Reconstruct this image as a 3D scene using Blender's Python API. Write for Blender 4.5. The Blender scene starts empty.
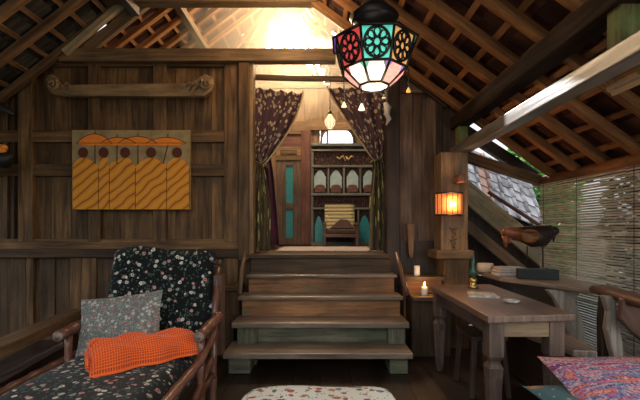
import bpy, math, random
from mathutils import Vector, Matrix
random.seed(7)
R = random.Random(11)
C = bpy.context.scene.collection
SC = bpy.context.scene

# ------------------------------------------------------------ camera, light, exposure
EYE = 1.24
cam_d = bpy.data.cameras.new('camera'); cam = bpy.data.objects.new('camera', cam_d); C.objects.link(cam)
cam.location = (0, 0, EYE); cam.rotation_euler = (math.pi/2, 0, 0)
cam_d.sensor_width = 36; cam_d.lens = 22.5; cam_d.shift_y = 30/640; cam_d.clip_start = 0.05
SC.camera = cam
SC.view_settings.view_transform = 'Standard'; SC.view_settings.look = 'None'
SC.view_settings.gamma = 1; SC.view_settings.exposure = 0.42
SC.cycles.volume_step_rate = 1.0
SC.cycles.max_bounces = 8

SUN_DIR = Vector((-0.0875, 1, 0.4975)).normalized()
world = bpy.data.worlds.new('sky'); SC.world = world; world.use_nodes = True
nt = world.node_tree; nt.nodes.clear()
def wn(t, **k):
    n = nt.nodes.new(t)
    for a, b in k.items(): setattr(n, a, b)
    return n
tc = wn('ShaderNodeTexCoord'); dot = wn('ShaderNodeVectorMath', operation='DOT_PRODUCT')
dot.inputs[1].default_value = SUN_DIR
nrm = wn('ShaderNodeVectorMath', operation='NORMALIZE')
nt.links.new(tc.outputs['Generated'], nrm.inputs[0]); nt.links.new(nrm.outputs[0], dot.inputs[0])
cl = wn('ShaderNodeMath', operation='MAXIMUM'); cl.inputs[1].default_value = 0
nt.links.new(dot.outputs['Value'], cl.inputs[0])
pw = wn('ShaderNodeMath', operation='POWER'); pw.inputs[1].default_value = 110
nt.links.new(cl.outputs[0], pw.inputs[0])
mul = wn('ShaderNodeMath', operation='MULTIPLY'); mul.inputs[1].default_value = 60
nt.links.new(pw.outputs[0], mul.inputs[0])
sep = wn('ShaderNodeSeparateXYZ'); nt.links.new(nrm.outputs[0], sep.inputs[0])
ramp = wn('ShaderNodeValToRGB'); nt.links.new(sep.outputs['Z'], ramp.inputs[0])
ramp.color_ramp.elements[0].position = 0.0; ramp.color_ramp.elements[0].color = (0.10, 0.11, 0.09, 1)
ramp.color_ramp.elements[1].position = 0.25; ramp.color_ramp.elements[1].color = (0.93, 0.97, 1.0, 1)
bg1 = wn('ShaderNodeBackground'); bg1.inputs['Strength'].default_value = 1.1
nt.links.new(ramp.outputs[0], bg1.inputs['Color'])
bg2 = wn('ShaderNodeBackground'); bg2.inputs['Color'].default_value = (1, 0.80, 0.55, 1)
nt.links.new(mul.outputs[0], bg2.inputs['Strength'])
add = wn('ShaderNodeAddShader'); out = wn('ShaderNodeOutputWorld')
nt.links.new(bg1.outputs[0], add.inputs[0]); nt.links.new(bg2.outputs[0], add.inputs[1])
nt.links.new(add.outputs[0], out.inputs['Surface'])

def light(name, kind, loc, energy, color, size=0.1, direction=None, size_y=None, spot=None):
    d = bpy.data.lights.new(name, kind); d.energy = energy; d.color = color
    if kind == 'AREA':
        d.size = size
        if size_y: d.shape = 'RECTANGLE'; d.size_y = size_y
    elif kind == 'SUN': d.angle = size
    else: d.shadow_soft_size = size
    if spot: d.spot_size = spot; d.spot_blend = 0.8
    o = bpy.data.objects.new(name, d); C.objects.link(o); o.location = loc
    if direction is not None: o.rotation_euler = Vector(direction).to_track_quat('-Z', 'Y').to_euler()
    return o
light('sun', 'SUN', (0, 12, 8), 3.0, (1, 0.86, 0.66), 0.03, -SUN_DIR)
# daylight entering through the open hip of the inner roof
light('roof_opening_light', 'AREA', (-0.45, 6.75, 4.55), 260, (1, 0.72, 0.42), 0.7, (0.0, -1, -0.55))
light('roof_opening_fill', 'POINT', (-0.5, 5.75, 4.02), 125, (1, 0.70, 0.40), 0.2)  # added point inside the haze volume, makes it bloom around the opening
light('tie_beam_fill', 'POINT', (-0.35, 3.75, 3.45), 36, (1, 0.66, 0.34), 0.3)  # added warm fill in front of the tie beam, no lamp hangs here
_t = Vector((1.46, 2.86, 2.13)) - Vector((-0.45, 6.6, 4.45))
light('sunbeam_through_roof', 'SPOT', (-0.45, 6.6, 4.45), 4500, (1, 0.95, 0.88), 0.03, _t, spot=0.15)
# open front of the pavilion behind the camera
light('open_front_light', 'AREA', (-0.6, -1.6, 2.2), 20, (1, 0.93, 0.84), 4.2, (0, 1, -0.28), 1.8)
light('open_side_light', 'AREA', (2.45, 0.6, 1.2), 26, (1.0, 1.0, 0.94), 2.0, (-1, 0.35, 0.05), 1.2)

# ------------------------------------------------------------ helpers
F = 400.0
def U(px, py, Y):
    return Vector(((px-320)/F*Y, Y, EYE+(230-py)/F*Y))
WL = {}
class MB:
    """collects shapes; writes uv in metres along the grain and one random tone per piece"""
    def __init__(s): s.v = []; s.f = []; s.uv = []; s.rn = []; s.sm = []
    def raw(s, vs, fs, uvs, smooth=False, rnd=None):
        b = len(s.v); r = R.random() if rnd is None else rnd
        s.v += [Vector(p) for p in vs]
        for f, u in zip(fs, uvs):
            s.f.append([b+i for i in f]); s.uv.append(u); s.rn.append(r); s.sm.append(smooth)
        return s
    def obox(s, c, ax, ay, az, rnd=None):
        """box from centre and three half-axis vectors; ax is the grain"""
        c = Vector(c); ax = Vector(ax); ay = Vector(ay); az = Vector(az)
        vs = [c+ax*i+ay*j+az*k for i in (-1, 1) for j in (-1, 1) for k in (-1, 1)]
        fs = [(0,1,3,2), (4,6,7,5), (0,4,5,1), (2,3,7,6), (0,2,6,4), (1,5,7,3)]
        if ax.cross(ay).dot(az) < 0: fs = [tuple(reversed(f)) for f in fs]
        la, lb, lc = ax.length, ay.length, az.length
        ou, ov = R.uniform(0, 9), R.uniform(0, 9)
        uvs = []
        for f in fs:
            us = []
            for i in f:
                a = la*(1 if i & 4 else -1); b = lb*(1 if i & 2 else -1); g = lc*(1 if i & 1 else -1)
                if set(f) in ({0,1,3,2}, {4,6,7,5}): us.append((ou+b, ov+g))
                elif set(f) in ({0,4,5,1}, {2,3,7,6}): us.append((ou+a, ov+g))
                else: us.append((ou+a, ov+b+1.3))
            uvs.append(us)
        return s.raw(vs, fs, uvs, rnd=rnd)
    def box(s, x0, x1, y0, y1, z0, z1, rnd=None, grain=None):
        c = Vector(((x0+x1)/2, (y0+y1)/2, (z0+z1)/2))
        h = [Vector((abs(x1-x0)/2,0,0)), Vector((0,abs(y1-y0)/2,0)), Vector((0,0,abs(z1-z0)/2))]
        if grain is None: h.sort(key=lambda q: -q.length)
        else: h = [h['xyz'.index(grain)]] + [h[i] for i in range(3) if i != 'xyz'.index(grain)]
        return s.obox(c, *h, rnd=rnd)
    def pbox(s, px0, px1, py0, py1, Y, t, rnd=None, grain=None):
        """face-on board: outline as seen at depth Y, thickness t behind"""
        a = U(px0, py0, Y); b = U(px1, py1, Y)
        return s.box(min(a.x,b.x), max(a.x,b.x), Y, Y+t, min(a.z,b.z), max(a.z,b.z), rnd, grain)
    def beam(s, p0, p1, w, h, up=(0,0,1), rnd=None):
        p0 = Vector(p0); p1 = Vector(p1); d = p1-p0; u = Vector(up)
        if abs(d.normalized().dot(u)) > 0.98: u = Vector((0,1,0))
        sd = d.cross(u).normalized(); uu = sd.cross(d).normalized()
        return s.obox((p0+p1)/2, d/2, sd*w/2, uu*h/2, rnd=rnd)
    def tube(s, pts, rad, n=10, cap=True, rnd=None, sx=1.0, sy=1.0):
        pts = [Vector(p) for p in pts]
        if not hasattr(rad, '__len__'): rad = [rad]*len(pts)
        vs = []; uvp = []; L = 0; ou = R.uniform(0, 9)
        t0 = (pts[1]-pts[0]).normalized()
        ref = Vector((0,0,1)) if abs(t0.z) < 0.9 else Vector((1,0,0))
        for i, p in enumerate(pts):
            if i: L += (p-pts[i-1]).length
            t = (pts[min(i+1, len(pts)-1)]-pts[max(i-1, 0)]).normalized()
            a = t.cross(ref).normalized(); b = a.cross(t).normalized()
            for k in range(n):
                an = 2*math.pi*k/n
                vs.append(p+a*math.cos(an)*rad[i]*sx+b*math.sin(an)*rad[i]*sy)
            uvp.append(L)
        fs = []; uvs = []
        for i in range(len(pts)-1):
            for k in range(n):
                k2 = (k+1) % n
                fs.append((i*n+k, i*n+k2, (i+1)*n+k2, (i+1)*n+k))
                v0 = k/n*2*math.pi*rad[i]; v1 = (k+1)/n*2*math.pi*rad[i]
                uvs.append([(ou+uvp[i], v0), (ou+uvp[i], v1), (ou+uvp[i+1], v1), (ou+uvp[i+1], v0)])
        if cap:
            for base, rev in ((0, True), ((len(pts)-1)*n, False)):
                f = [base+k for k in range(n)]
                if rev: f.reverse()
                fs.append(tuple(f))
                uvs.append([(ou+.3*math.cos(k), .3*math.sin(k)) for k in range(n)])
        return s.raw(vs, fs, uvs, smooth=True, rnd=rnd)
    def lathe(s, prof, c, n=20, rnd=None, sx=1, sy=1, smooth=True):
        """prof: list of (r, z) from bottom to top"""
        c = Vector(c); vs = []; fs = []; uvs = []; ou = R.uniform(0, 9)
        for r, z in prof:
            for k in range(n):
                a = 2*math.pi*k/n
                vs.append(c+Vector((r*math.cos(a)*sx, r*math.sin(a)*sy, z)))
        m = len(prof)
        for i in range(m-1):
            for k in range(n):
                k2 = (k+1) % n
                fs.append((i*n+k, i*n+k2, (i+1)*n+k2, (i+1)*n+k))
                w = 2*math.pi*max(prof[i][0], .01)/n
                uvs.append([(ou+prof[i][1], k*w), (ou+prof[i][1], (k+1)*w), (ou+prof[i+1][1], (k+1)*w), (ou+prof[i+1][1], k*w)])
        fs.append(tuple(reversed(range(n)))); uvs.append([(.05*math.cos(k), .05*math.sin(k)) for k in range(n)])
        fs.append(tuple((m-1)*n+k for k in range(n))); uvs.append([(.05*math.cos(k), .05*math.sin(k)) for k in range(n)])
        return s.raw(vs, fs, uvs, smooth=smooth, rnd=rnd)
    def prism(s, poly, off, rnd=None, grain=None):
        """closed planar polygon (3d points) extruded by off"""
        poly = [Vector(p) for p in poly]; off = Vector(off); n = len(poly)
        nr = Vector((0,0,0))
        for i in range(n): nr += poly[i].cross(poly[(i+1) % n])
        if nr.dot(off) > 0: poly.reverse()
        nr.normalize()
        g = Vector(grain).normalized() if grain else None
        if g is None:
            far = max(((a-b).length, i, j) for i, a in enumerate(poly) for j, b in enumerate(poly))
            g = (poly[far[1]]-poly[far[2]]).normalized()
        g2 = nr.cross(g)
        ou, ov = R.uniform(0, 5), R.uniform(0, 5)
        vs = poly+[p+off for p in poly]
        fs = [tuple(range(n)), tuple(reversed(range(n, 2*n)))]
        uvs = [[(vs[i].dot(g)+ou, vs[i].dot(g2)+ov) for i in f] for f in fs]
        for i in range(n):
            j = (i+1) % n
            f = (i, i+n, j+n, j); fs.append(f)
            L = (poly[j]-poly[i]).length
            al = abs((poly[j]-poly[i]).normalized().dot(g)) > .5
            q = [(ou, ov), (ou, ov+off.length), (ou+L, ov+off.length), (ou+L, ov)]
            if not al: q = [(b, a) for a, b in q]
            uvs.append(q)
        return s.raw(vs, fs, uvs, rnd=rnd)
    def grid(s, fn, nu, nv, su=1, sv=1, smooth=True, rnd=None):
        vs = [fn(i/nu, j/nv) for j in range(nv+1) for i in range(nu+1)]
        fs = []; uvs = []
        for j in range(nv):
            for i in range(nu):
                a = j*(nu+1)+i
                fs.append((a, a+1, a+nu+2, a+nu+1))
                uvs.append([(i/nu*su, j/nv*sv), ((i+1)/nu*su, j/nv*sv), ((i+1)/nu*su, (j+1)/nv*sv), (i/nu*su, (j+1)/nv*sv)])
        return s.raw(vs, fs, uvs, smooth=smooth, rnd=rnd)
    def sphere(s, c, rx, ry=None, rz=None, n=14, m=9, rnd=None, rot=None):
        ry = ry or rx; rz = rz or rx; c = Vector(c)
        def f(u, v):
            a = 2*math.pi*u; b = math.pi*v
            p = Vector((rx*math.sin(b)*math.cos(a), ry*math.sin(b)*math.sin(a), -rz*math.cos(b)))
            if rot: p = rot @ p
            return c+p
        return s.grid(f, n, m, 2*math.pi*rx, math.pi*rz, rnd=rnd)

def make(name, mb, mat, parent=None, bevel=0, solid=0, sub=0, base=False):
    xs = [p.x for p in mb.v]; ys = [p.y for p in mb.v]; zs = [p.z for p in mb.v]
    loc = Vector(((min(xs)+max(xs))/2, (min(ys)+max(ys))/2, min(zs) if parent is None else (min(zs)+max(zs))/2))
    me = bpy.data.meshes.new(name)
    me.from_pydata([tuple(p-loc) for p in mb.v], [], mb.f)
    uvl = me.uv_layers.new(name='UVMap')
    flat = [c for u in mb.uv for q in u for c in q]
    uvl.data.foreach_set('uv', flat)
    at = me.attributes.new('tone', 'FLOAT', 'FACE'); at.data.foreach_set('value', mb.rn)
    me.polygons.foreach_set('use_smooth', mb.sm)
    me.materials.append(mat); me.update()
    o = bpy.data.objects.new(name, me); C.objects.link(o)
    if parent is not None:
        o.parent = parent; o.location = loc-WL[parent.name]
    else: o.location = loc
    WL[o.name] = loc
    if bevel:
        b = o.modifiers.new('bevel', 'BEVEL'); b.width = bevel; b.segments = 2; b.limit_method = 'ANGLE'; b.angle_limit = .6
    if solid:
        m = o.modifiers.new('solid', 'SOLIDIFY'); m.thickness = solid; m.offset = 0
    if sub:
        m = o.modifiers.new('sub', 'SUBSURF'); m.levels = sub; m.render_levels = sub
    return o
def tag(o, label=None, cat=None, group=None, kind=None):
    if label: o['label'] = label
    if cat: o['category'] = cat
    if group: o['group'] = group
    if kind: o['kind'] = kind
    return o
def thing(name, loc, label, cat, group=None, kind=None):
    o = bpy.data.objects.new(name, None); C.objects.link(o); o.location = loc; o.empty_display_size = .1
    WL[o.name] = Vector(loc)
    return tag(o, label, cat, group, kind)
def ms(name, mb, mat, label, cat='structure', **k):
    return tag(make(name, mb, mat, **k), label, cat, kind='structure')

# ------------------------------------------------------------ materials
def base_mat(name):
    m = bpy.data.materials.new(name); m.use_nodes = True; t = m.node_tree
    b = t.nodes['Principled BSDF']
    def N(ty, **k):
        n = t.nodes.new(ty)
        for a, c in k.items(): setattr(n, a, c)
        return n
    return m, t, b, N, t.links.new
def rampset(r, stops, interp='LINEAR'):
    cr = r.color_ramp; cr.interpolation = interp
    while len(cr.elements) > 1: cr.elements.remove(cr.elements[-1])
    cr.elements[0].position = stops[0][0]; cr.elements[0].color = (*stops[0][1], 1)
    for p, c in stops[1:]:
        e = cr.elements.new(p); e.color = (*c, 1)
def wood(name, dark, light_, rough=.6, grain=1.0, moss=None, mossamt=.5, var=.5, spec=.35):
    m, t, b, N, L = base_mat(name)
    uv = N('ShaderNodeUVMap'); mp = N('ShaderNodeMapping'); mp.inputs['Scale'].default_value = (1.3*grain, 17*grain, 1)
    L(uv.outputs[0], mp.inputs[0])
    n1 = N('ShaderNodeTexNoise'); n1.inputs['Scale'].default_value = 1.5; n1.inputs['Detail'].default_value = 6; n1.inputs['Distortion'].default_value = .6
    L(mp.outputs[0], n1.inputs['Vector'])
    r = N('ShaderNodeValToRGB'); rampset(r, [(.30, dark), (.70, light_)]); L(n1.outputs[0], r.inputs[0])
    n2 = N('ShaderNodeTexNoise'); n2.inputs['Scale'].default_value = 2.2; n2.inputs['Detail'].default_value = 5; L(uv.outputs[0], n2.inputs['Vector'])
    at = N('ShaderNodeAttribute', attribute_name='tone')
    mr = N('ShaderNodeMapRange'); mr.inputs['To Min'].default_value = 1-var; mr.inputs['To Max'].default_value = 1+var; L(at.outputs['Fac'], mr.inputs['Value'])
    mr2 = N('ShaderNodeMapRange'); mr2.inputs['From Min'].default_value = .3; mr2.inputs['From Max'].default_value = .7
    mr2.inputs['To Min'].default_value = .6; mr2.inputs['To Max'].default_value = 1.35; L(n2.outputs[0], mr2.inputs['Value'])
    mm = N('ShaderNodeMath', operation='MULTIPLY'); L(mr.outputs[0], mm.inputs[0]); L(mr2.outputs[0], mm.inputs[1])
    vm = N('ShaderNodeVectorMath', operation='SCALE'); L(r.outputs[0], vm.inputs[0]); L(mm.outputs[0], vm.inputs['Scale'])
    # weathering: dark knots and pale scratches along the grain
    mp4 = N('ShaderNodeMapping'); mp4.inputs['Scale'].default_value = (5, 34, 1); L(uv.outputs[0], mp4.inputs[0])
    n4 = N('ShaderNodeTexNoise'); n4.inputs['Scale'].default_value = 1.6; n4.inputs['Detail'].default_value = 8; n4.inputs['Roughness'].default_value = .7; L(mp4.outputs[0], n4.inputs['Vector'])
    r4 = N('ShaderNodeValToRGB'); rampset(r4, [(.30, (.42, .40, .38)), (.44, (.95, .95, .95)), (.58, (1, 1, 1)), (.70, (1.45, 1.42, 1.36))]); L(n4.outputs[0], r4.inputs[0])
    vm2 = N('ShaderNodeVectorMath', operation='MULTIPLY'); L(vm.outputs[0], vm2.inputs[0]); L(r4.outputs[0], vm2.inputs[1])
    last = vm2.outputs[0]
    if moss:
        n3 = N('ShaderNodeTexNoise'); n3.inputs['Scale'].default_value = 5; n3.inputs['Detail'].default_value = 4; L(uv.outputs[0], n3.inputs['Vector'])
        mr3 = N('ShaderNodeMapRange'); mr3.inputs['From Min'].default_value = .62-.25*mossamt; mr3.inputs['From Max'].default_value = .75-.2*mossamt; L(n3.outputs[0], mr3.inputs['Value'])
        mx = N('ShaderNodeMix', data_type='RGBA'); L(mr3.outputs[0], mx.inputs[0]); L(last, mx.inputs[6]); mx.inputs[7].default_value = (*moss, 1)
        last = mx.outputs[2]
    L(last, b.inputs['Base Color'])
    b.inputs['Roughness'].default_value = rough; b.inputs['Specular IOR Level'].default_value = spec
    bu = N('ShaderNodeBump'); bu.inputs['Strength'].default_value = .35; bu.inputs['Distance'].default_value = .006
    L(n1.outputs[0], bu.inputs['Height']); L(bu.outputs[0], b.inputs['Normal'])
    return m
def plain(name, col, rough=.6, metal=0, emit=None, estr=0, noise=.15, nscale=12, alpha=1, trans=0, spec=.4):
    m, t, b, N, L = base_mat(name)
    n = N('ShaderNodeTexNoise'); n.inputs['Scale'].default_value = nscale; n.inputs['Detail'].default_value = 4
    tcn = N('ShaderNodeTexCoord'); L(tcn.outputs['Object'], n.inputs['Vector'])
    r = N('ShaderNodeValToRGB'); rampset(r, [(.3, tuple(c*(1-noise) for c in col)), (.7, tuple(min(1, c*(1+noise)) for c in col))])
    L(n.outputs[0], r.inputs[0]); L(r.outputs[0], b.inputs['Base Color'])
    b.inputs['Roughness'].default_value = rough; b.inputs['Metallic'].default_value = metal; b.inputs['Specular IOR Level'].default_value = spec
    b.inputs['Transmission Weight'].default_value = trans
    if emit: b.inputs['Emission Color'].default_value = (*emit, 1); b.inputs['Emission Strength'].default_value = estr
    return m
def floral(name, ground, petals, leaf, scale=16, size=.32, leafamt=.5, stretch=(1, 1), rough=.85, hue2=None):
    """printed cloth: blossoms in voronoi cells over leafy scribbles on a ground colour"""
    m, t, b, N, L = base_mat(name)
    uv = N('ShaderNodeUVMap'); mp = N('ShaderNodeMapping'); mp.inputs['Scale'].default_value = (stretch[0], stretch[1], 1); L(uv.outputs[0], mp.inputs[0])
    ds = N('ShaderNodeTexNoise'); ds.inputs['Scale'].default_value = scale*1.5; L(mp.outputs[0], ds.inputs['Vector'])
    ad = N('ShaderNodeVectorMath', operation='MULTIPLY_ADD'); ad.inputs[1].default_value = (.5/scale, .5/scale, 0); L(ds.outputs[1], ad.inputs[0]); L(mp.outputs[0], ad.inputs[2])
    v = N('ShaderNodeTexVoronoi'); v.inputs['Scale'].default_value = scale; L(ad.outputs[0], v.inputs['Vector'])
    v2 = N('ShaderNodeTexVoronoi'); v2.inputs['Scale'].default_value = scale*2.3; L(ad.outputs[0], v2.inputs['Vector'])
    lf = N('ShaderNodeMath', operation='LESS_THAN'); lf.inputs[1].default_value = leafamt*.5; L(v2.outputs['Distance'], lf.inputs[0])
    s2 = N('ShaderNodeSeparateColor'); L(v2.outputs['Color'], s2.inputs[0])
    g2 = N('ShaderNodeMath', operation='GREATER_THAN'); g2.inputs[1].default_value = .45; L(s2.outputs[0], g2.inputs[0])
    lm = N('ShaderNodeMath', operation='MULTIPLY'); L(lf.outputs[0], lm.inputs[0]); L(g2.outputs[0], lm.inputs[1])
    mx1 = N('ShaderNodeMix', data_type='RGBA'); L(lm.outputs[0], mx1.inputs[0]); mx1.inputs[6].default_value = (*ground, 1); mx1.inputs[7].default_value = (*leaf, 1)
    s1 = N('ShaderNodeSeparateColor'); L(v.outputs['Color'], s1.inputs[0])
    r = N('ShaderNodeValToRGB'); k = len(petals); rampset(r, [(i/k, c) for i, c in enumerate(petals)], 'CONSTANT'); L(s1.outputs[0], r.inputs[0])
    pr = N('ShaderNodeMath', operation='LESS_THAN'); pr.inputs[1].default_value = size; L(v.outputs['Distance'], pr.inputs[0])
    gt = N('ShaderNodeMath', operation='GREATER_THAN'); gt.inputs[1].default_value = size*.33; L(v.outputs['Distance'], gt.inputs[0])
    g3 = N('ShaderNodeMath', operation='GREATER_THAN'); g3.inputs[1].default_value = .25; L(s1.outputs[1], g3.inputs[0])
    pm = N('ShaderNodeMath', operation='MULTIPLY'); L(pr.outputs[0], pm.inputs[0]); L(g3.outputs[0], pm.inputs[1])
    mx2 = N('ShaderNodeMix', data_type='RGBA'); L(pm.outputs[0], mx2.inputs[0]); L(mx1.outputs[2], mx2.inputs[6]); L(r.outputs[0], mx2.inputs[7])
    ct = N('ShaderNodeMath', operation='SUBTRACT'); ct.inputs[0].default_value = 1; L(gt.outputs[0], ct.inputs[1])
    cm = N('ShaderNodeMath', operation='MULTIPLY'); L(ct.outputs[0], cm.inputs[0]); L(pm.outputs[0], cm.inputs[1])
    mx3 = N('ShaderNodeMix', data_type='RGBA'); L(cm.outputs[0], mx3.inputs[0]); L(mx2.outputs[2], mx3.inputs[6]); mx3.inputs[7].default_value = (*(hue2 or leaf), 1)
    L(mx3.outputs[2], b.inputs['Base Color']); b.inputs['Roughness'].default_value = rough; b.inputs['Specular IOR Level'].default_value = .15
    b.inputs['Sheen Weight'].default_value = .1
    w = N('ShaderNodeTexNoise'); w.inputs['Scale'].default_value = 90; L(uv.outputs[0], w.inputs['Vector'])
    bu = N('ShaderNodeBump'); bu.inputs['Strength'].default_value = .2; bu.inputs['Distance'].default_value = .003; L(w.outputs[0], bu.inputs['Height']); L(bu.outputs[0], b.inputs['Normal'])
    return m

M = {}
M['wall'] = wood('old_wall_wood', (.050, .025, .009), (.205, .112, .046), .6, moss=None, var=.30, grain=.8)
M['wall_dark'] = wood('dark_plank_wood', (.034, .018, .009), (.115, .066, .032), .6, var=.42, grain=.8)
M['right_wall'] = wood('grey_brown_planks', (.065, .036, .022), (.20, .125, .085), .6, var=.3, grain=.8)
M['rafter'] = wood('rafter_wood', (.15, .062, .022), (.36, .17, .062), .55, var=.25, grain=.7)
M['rafter_old'] = wood('old_rafter_wood', (.10, .052, .024), (.25, .14, .065), .65, var=.25)
M['beam'] = wood('dark_beam_wood', (.022, .013, .009), (.065, .038, .025), .5, var=.2)  # deep tone also carries shade on the lower right wall and jamb
M['beam_grey'] = wood('grey_beam_wood', (.06, .05, .045), (.17, .15, .135), .30, var=.1, spec=1.0, grain=.7)
M['tie'] = wood('tie_beam_wood', (.08, .05, .025), (.19, .12, .062), .6, var=.2)
M['carved'] = wood('carved_board_wood', (.15, .095, .045), (.32, .21, .11), .5, var=.1)
M['step'] = wood('step_wood', (.10, .072, .052), (.26, .20, .15), .36, var=.12, spec=.7)
M['riser'] = wood('riser_wood', (.13, .058, .024), (.30, .145, .06), .5, moss=(.12, .14, .09), mossamt=.15, var=.2)
M['mossy'] = wood('mossy_wood', (.06, .058, .038), (.17, .16, .11), .8, moss=(.08, .12, .07), mossamt=.35, var=.2)
M['mossgreen'] = wood('green_mossy_wood', (.075, .075, .025), (.19, .18, .065), .8, moss=(.12, .17, .05), mossamt=.6, var=.15)
M['table'] = wood('table_wood', (.075, .043, .030), (.20, .122, .088), .35, var=.12, spec=.6)
M['tableleg'] = wood('table_leg_wood', (.065, .040, .032), (.17, .115, .092), .45, var=.1)
M['lighttable'] = wood('apron_wood', (.17, .11, .06), (.33, .23, .14), .5, var=.1)
M['greywood'] = wood('weathered_wood', (.16, .13, .11), (.38, .34, .29), .55, var=.12)
M['shelf'] = wood('shelf_wood', (.12, .085, .066), (.30, .23, .185), .4, var=.1, spec=.6)
M['bench'] = wood('bench_wood', (.10, .062, .034), (.24, .155, .088), .5, var=.1)
M['barge'] = wood('barge_wood', (.24, .18, .10), (.52, .42, .26), .6, moss=(.22, .2, .12), mossamt=.3, var=.15)
M['armwood'] = wood('red_brown_wood', (.06, .028, .02), (.15, .075, .052), .4, var=.1, spec=.5)
M['post'] = wood('post_wood', (.14, .085, .042), (.30, .19, .10), .5, var=.08)
M['bamboo'] = wood('bamboo_cane', (.075, .028, .018), (.20, .085, .055), .3, grain=.7, var=.12, spec=.6)
M['floor'] = wood('floor_planks', (.012, .007, .005), (.038, .024, .018), .38, var=.35, spec=.4)
M['innerplank'] = wood('inner_planks', (.14, .085, .045), (.30, .19, .105), .6, var=.25)
M['doorwood'] = wood('door_wood', (.085, .055, .04), (.19, .13, .095), .6, var=.12)
M['cab'] = wood('blue_grey_cabinet_wood', (.10, .12, .10), (.22, .24, .20), .6, var=.12)
M['cabdark'] = floral('carved_dark_red_panel', (.035, .02, .02), [(.12, .05, .04), (.09, .07, .06)], (.16, .10, .085), 30, .35, .7)
M['redwood'] = wood('red_painted_wood', (.10, .042, .032), (.20, .09, .065), .6, var=.1)
M['tile'] = wood('clay_tile', (.042, .020, .017), (.12, .056, .044), .85, grain=.5, var=.45, spec=.1)
M['purlin'] = wood('blackened_beam_wood', (.012, .007, .005), (.035, .021, .015), .8, var=.1, spec=.1)
M['brightmoss'] = wood('bright_moss_wood', (.14, .16, .03), (.34, .38, .10), .8, moss=(.25, .36, .08), mossamt=.8, var=.1)
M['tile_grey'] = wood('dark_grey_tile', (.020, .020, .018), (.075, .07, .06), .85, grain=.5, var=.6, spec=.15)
M['tile_out'] = wood('weathered_roof_tile', (.33, .32, .34), (.72, .70, .74), .9, grain=.4, var=.3, moss=(.14, .15, .13), mossamt=.3)
M['tile_out_red'] = wood('pinkish_roof_tile', (.40, .22, .17), (.62, .42, .35), .9, grain=.4, var=.2)
M['teal'] = plain('teal_glass', (.035, .27, .31), .3, emit=(.03, .42, .48), estr=.0)
M['paleblue'] = plain('pale_blue_paint', (.38, .52, .55), .6)
M['chaisefab'] = floral('black_floral_cloth', (.006, .007, .008), [(.50, .46, .40), (.36, .30, .26), (.46, .22, .21), (.22, .26, .23), (.6, .6, .54)], (.05, .09, .075), 24, .34, .8, hue2=(.05, .05, .05))
M['greypillow'] = floral('grey_paisley_cloth', (.14, .15, .14), [(.30, .17, .16), (.42, .41, .37), (.17, .23, .20)], (.30, .30, .27), 46, .5, .9, hue2=(.42, .44, .38))
M['ottoman'] = floral('cream_floral_cloth', (.60, .61, .58), [(.30, .07, .05), (.07, .10, .22), (.35, .15, .08), (.10, .13, .10)], (.12, .19, .15), 23, .40, .55, hue2=(.35, .22, .06))
M['patch'] = floral('multicolour_cloth', (.40, .09, .13), [(.07, .15, .34), (.55, .17, .08), (.40, .08, .18), (.42, .38, .40), (.12, .05, .14), (.45,.22,.25)], (.38, .24, .29), 26, .75, 1.0, hue2=(.45, .22, .2), stretch=(1, .5))
def ikat():
    m, t, b, N, L = base_mat('multicolour_woven_cloth')
    uv = N('ShaderNodeUVMap'); mp = N('ShaderNodeMapping'); mp.inputs['Rotation'].default_value = (0, 0, .9); mp.inputs['Scale'].default_value = (3.2, 9, 1); L(uv.outputs[0], mp.inputs[0])
    n1 = N('ShaderNodeTexNoise'); n1.inputs['Scale'].default_value = 1.1; n1.inputs['Detail'].default_value = 3; n1.inputs['Distortion'].default_value = 1.2; L(mp.outputs[0], n1.inputs['Vector'])
    r = N('ShaderNodeValToRGB'); rampset(r, [(.26, (.10, .05, .16)), (.36, (.40, .05, .13)), (.43, (.52, .30, .34)), (.48, (.07, .16, .32)), (.53, (.50, .12, .20)), (.58, (.62, .20, .09)), (.64, (.45, .30, .36)), (.72, (.22, .04, .09))]); L(n1.outputs[0], r.inputs[0])
    n2 = N('ShaderNodeTexNoise'); n2.inputs['Scale'].default_value = 75; n2.inputs['Detail'].default_value = 2; L(uv.outputs[0], n2.inputs['Vector'])
    r2 = N('ShaderNodeValToRGB'); rampset(r2, [(.38, (.35, .25, .3)), (.5, (1, 1, 1)), (.64, (1.0, 1.0, 1.0))]); L(n2.outputs[0], r2.inputs[0])
    mx = N('ShaderNodeMix', data_type='RGBA', blend_type='MULTIPLY'); mx.inputs[0].default_value = .9; L(r.outputs[0], mx.inputs[6]); L(r2.outputs[0], mx.inputs[7])
    n3 = N('ShaderNodeTexNoise'); n3.inputs['Scale'].default_value = 55; L(uv.outputs[0], n3.inputs['Vector'])
    mr = N('ShaderNodeMapRange'); mr.inputs['From Min'].default_value = .60; mr.inputs['From Max'].default_value = .66; mr.inputs['To Max'].default_value = .7; L(n3.outputs[0], mr.inputs['Value'])
    mx2 = N('ShaderNodeMix', data_type='RGBA'); L(mr.outputs[0], mx2.inputs[0]); L(mx.outputs[2], mx2.inputs[6]); mx2.inputs[7].default_value = (.62, .52, .55, 1)
    L(mx2.outputs[2], b.inputs['Base Color']); b.inputs['Roughness'].default_value = .9
    return m
M['patch'] = ikat()
M['patch2'] = floral('blue_patterned_cloth', (.05, .12, .14), [(.45, .4, .28), (.05, .2, .26), (.35, .14, .04)], (.3, .33, .28), 12, .4, .5)
M['curtain'] = floral('dark_gold_print_cloth', (.085, .045, .058), [(.55, .43, .30), (.62, .50, .36), (.46, .35, .27)], (.11, .08, .07), 22, .42, .3, stretch=(1.2, .8), hue2=(.06, .04, .04))
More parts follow.
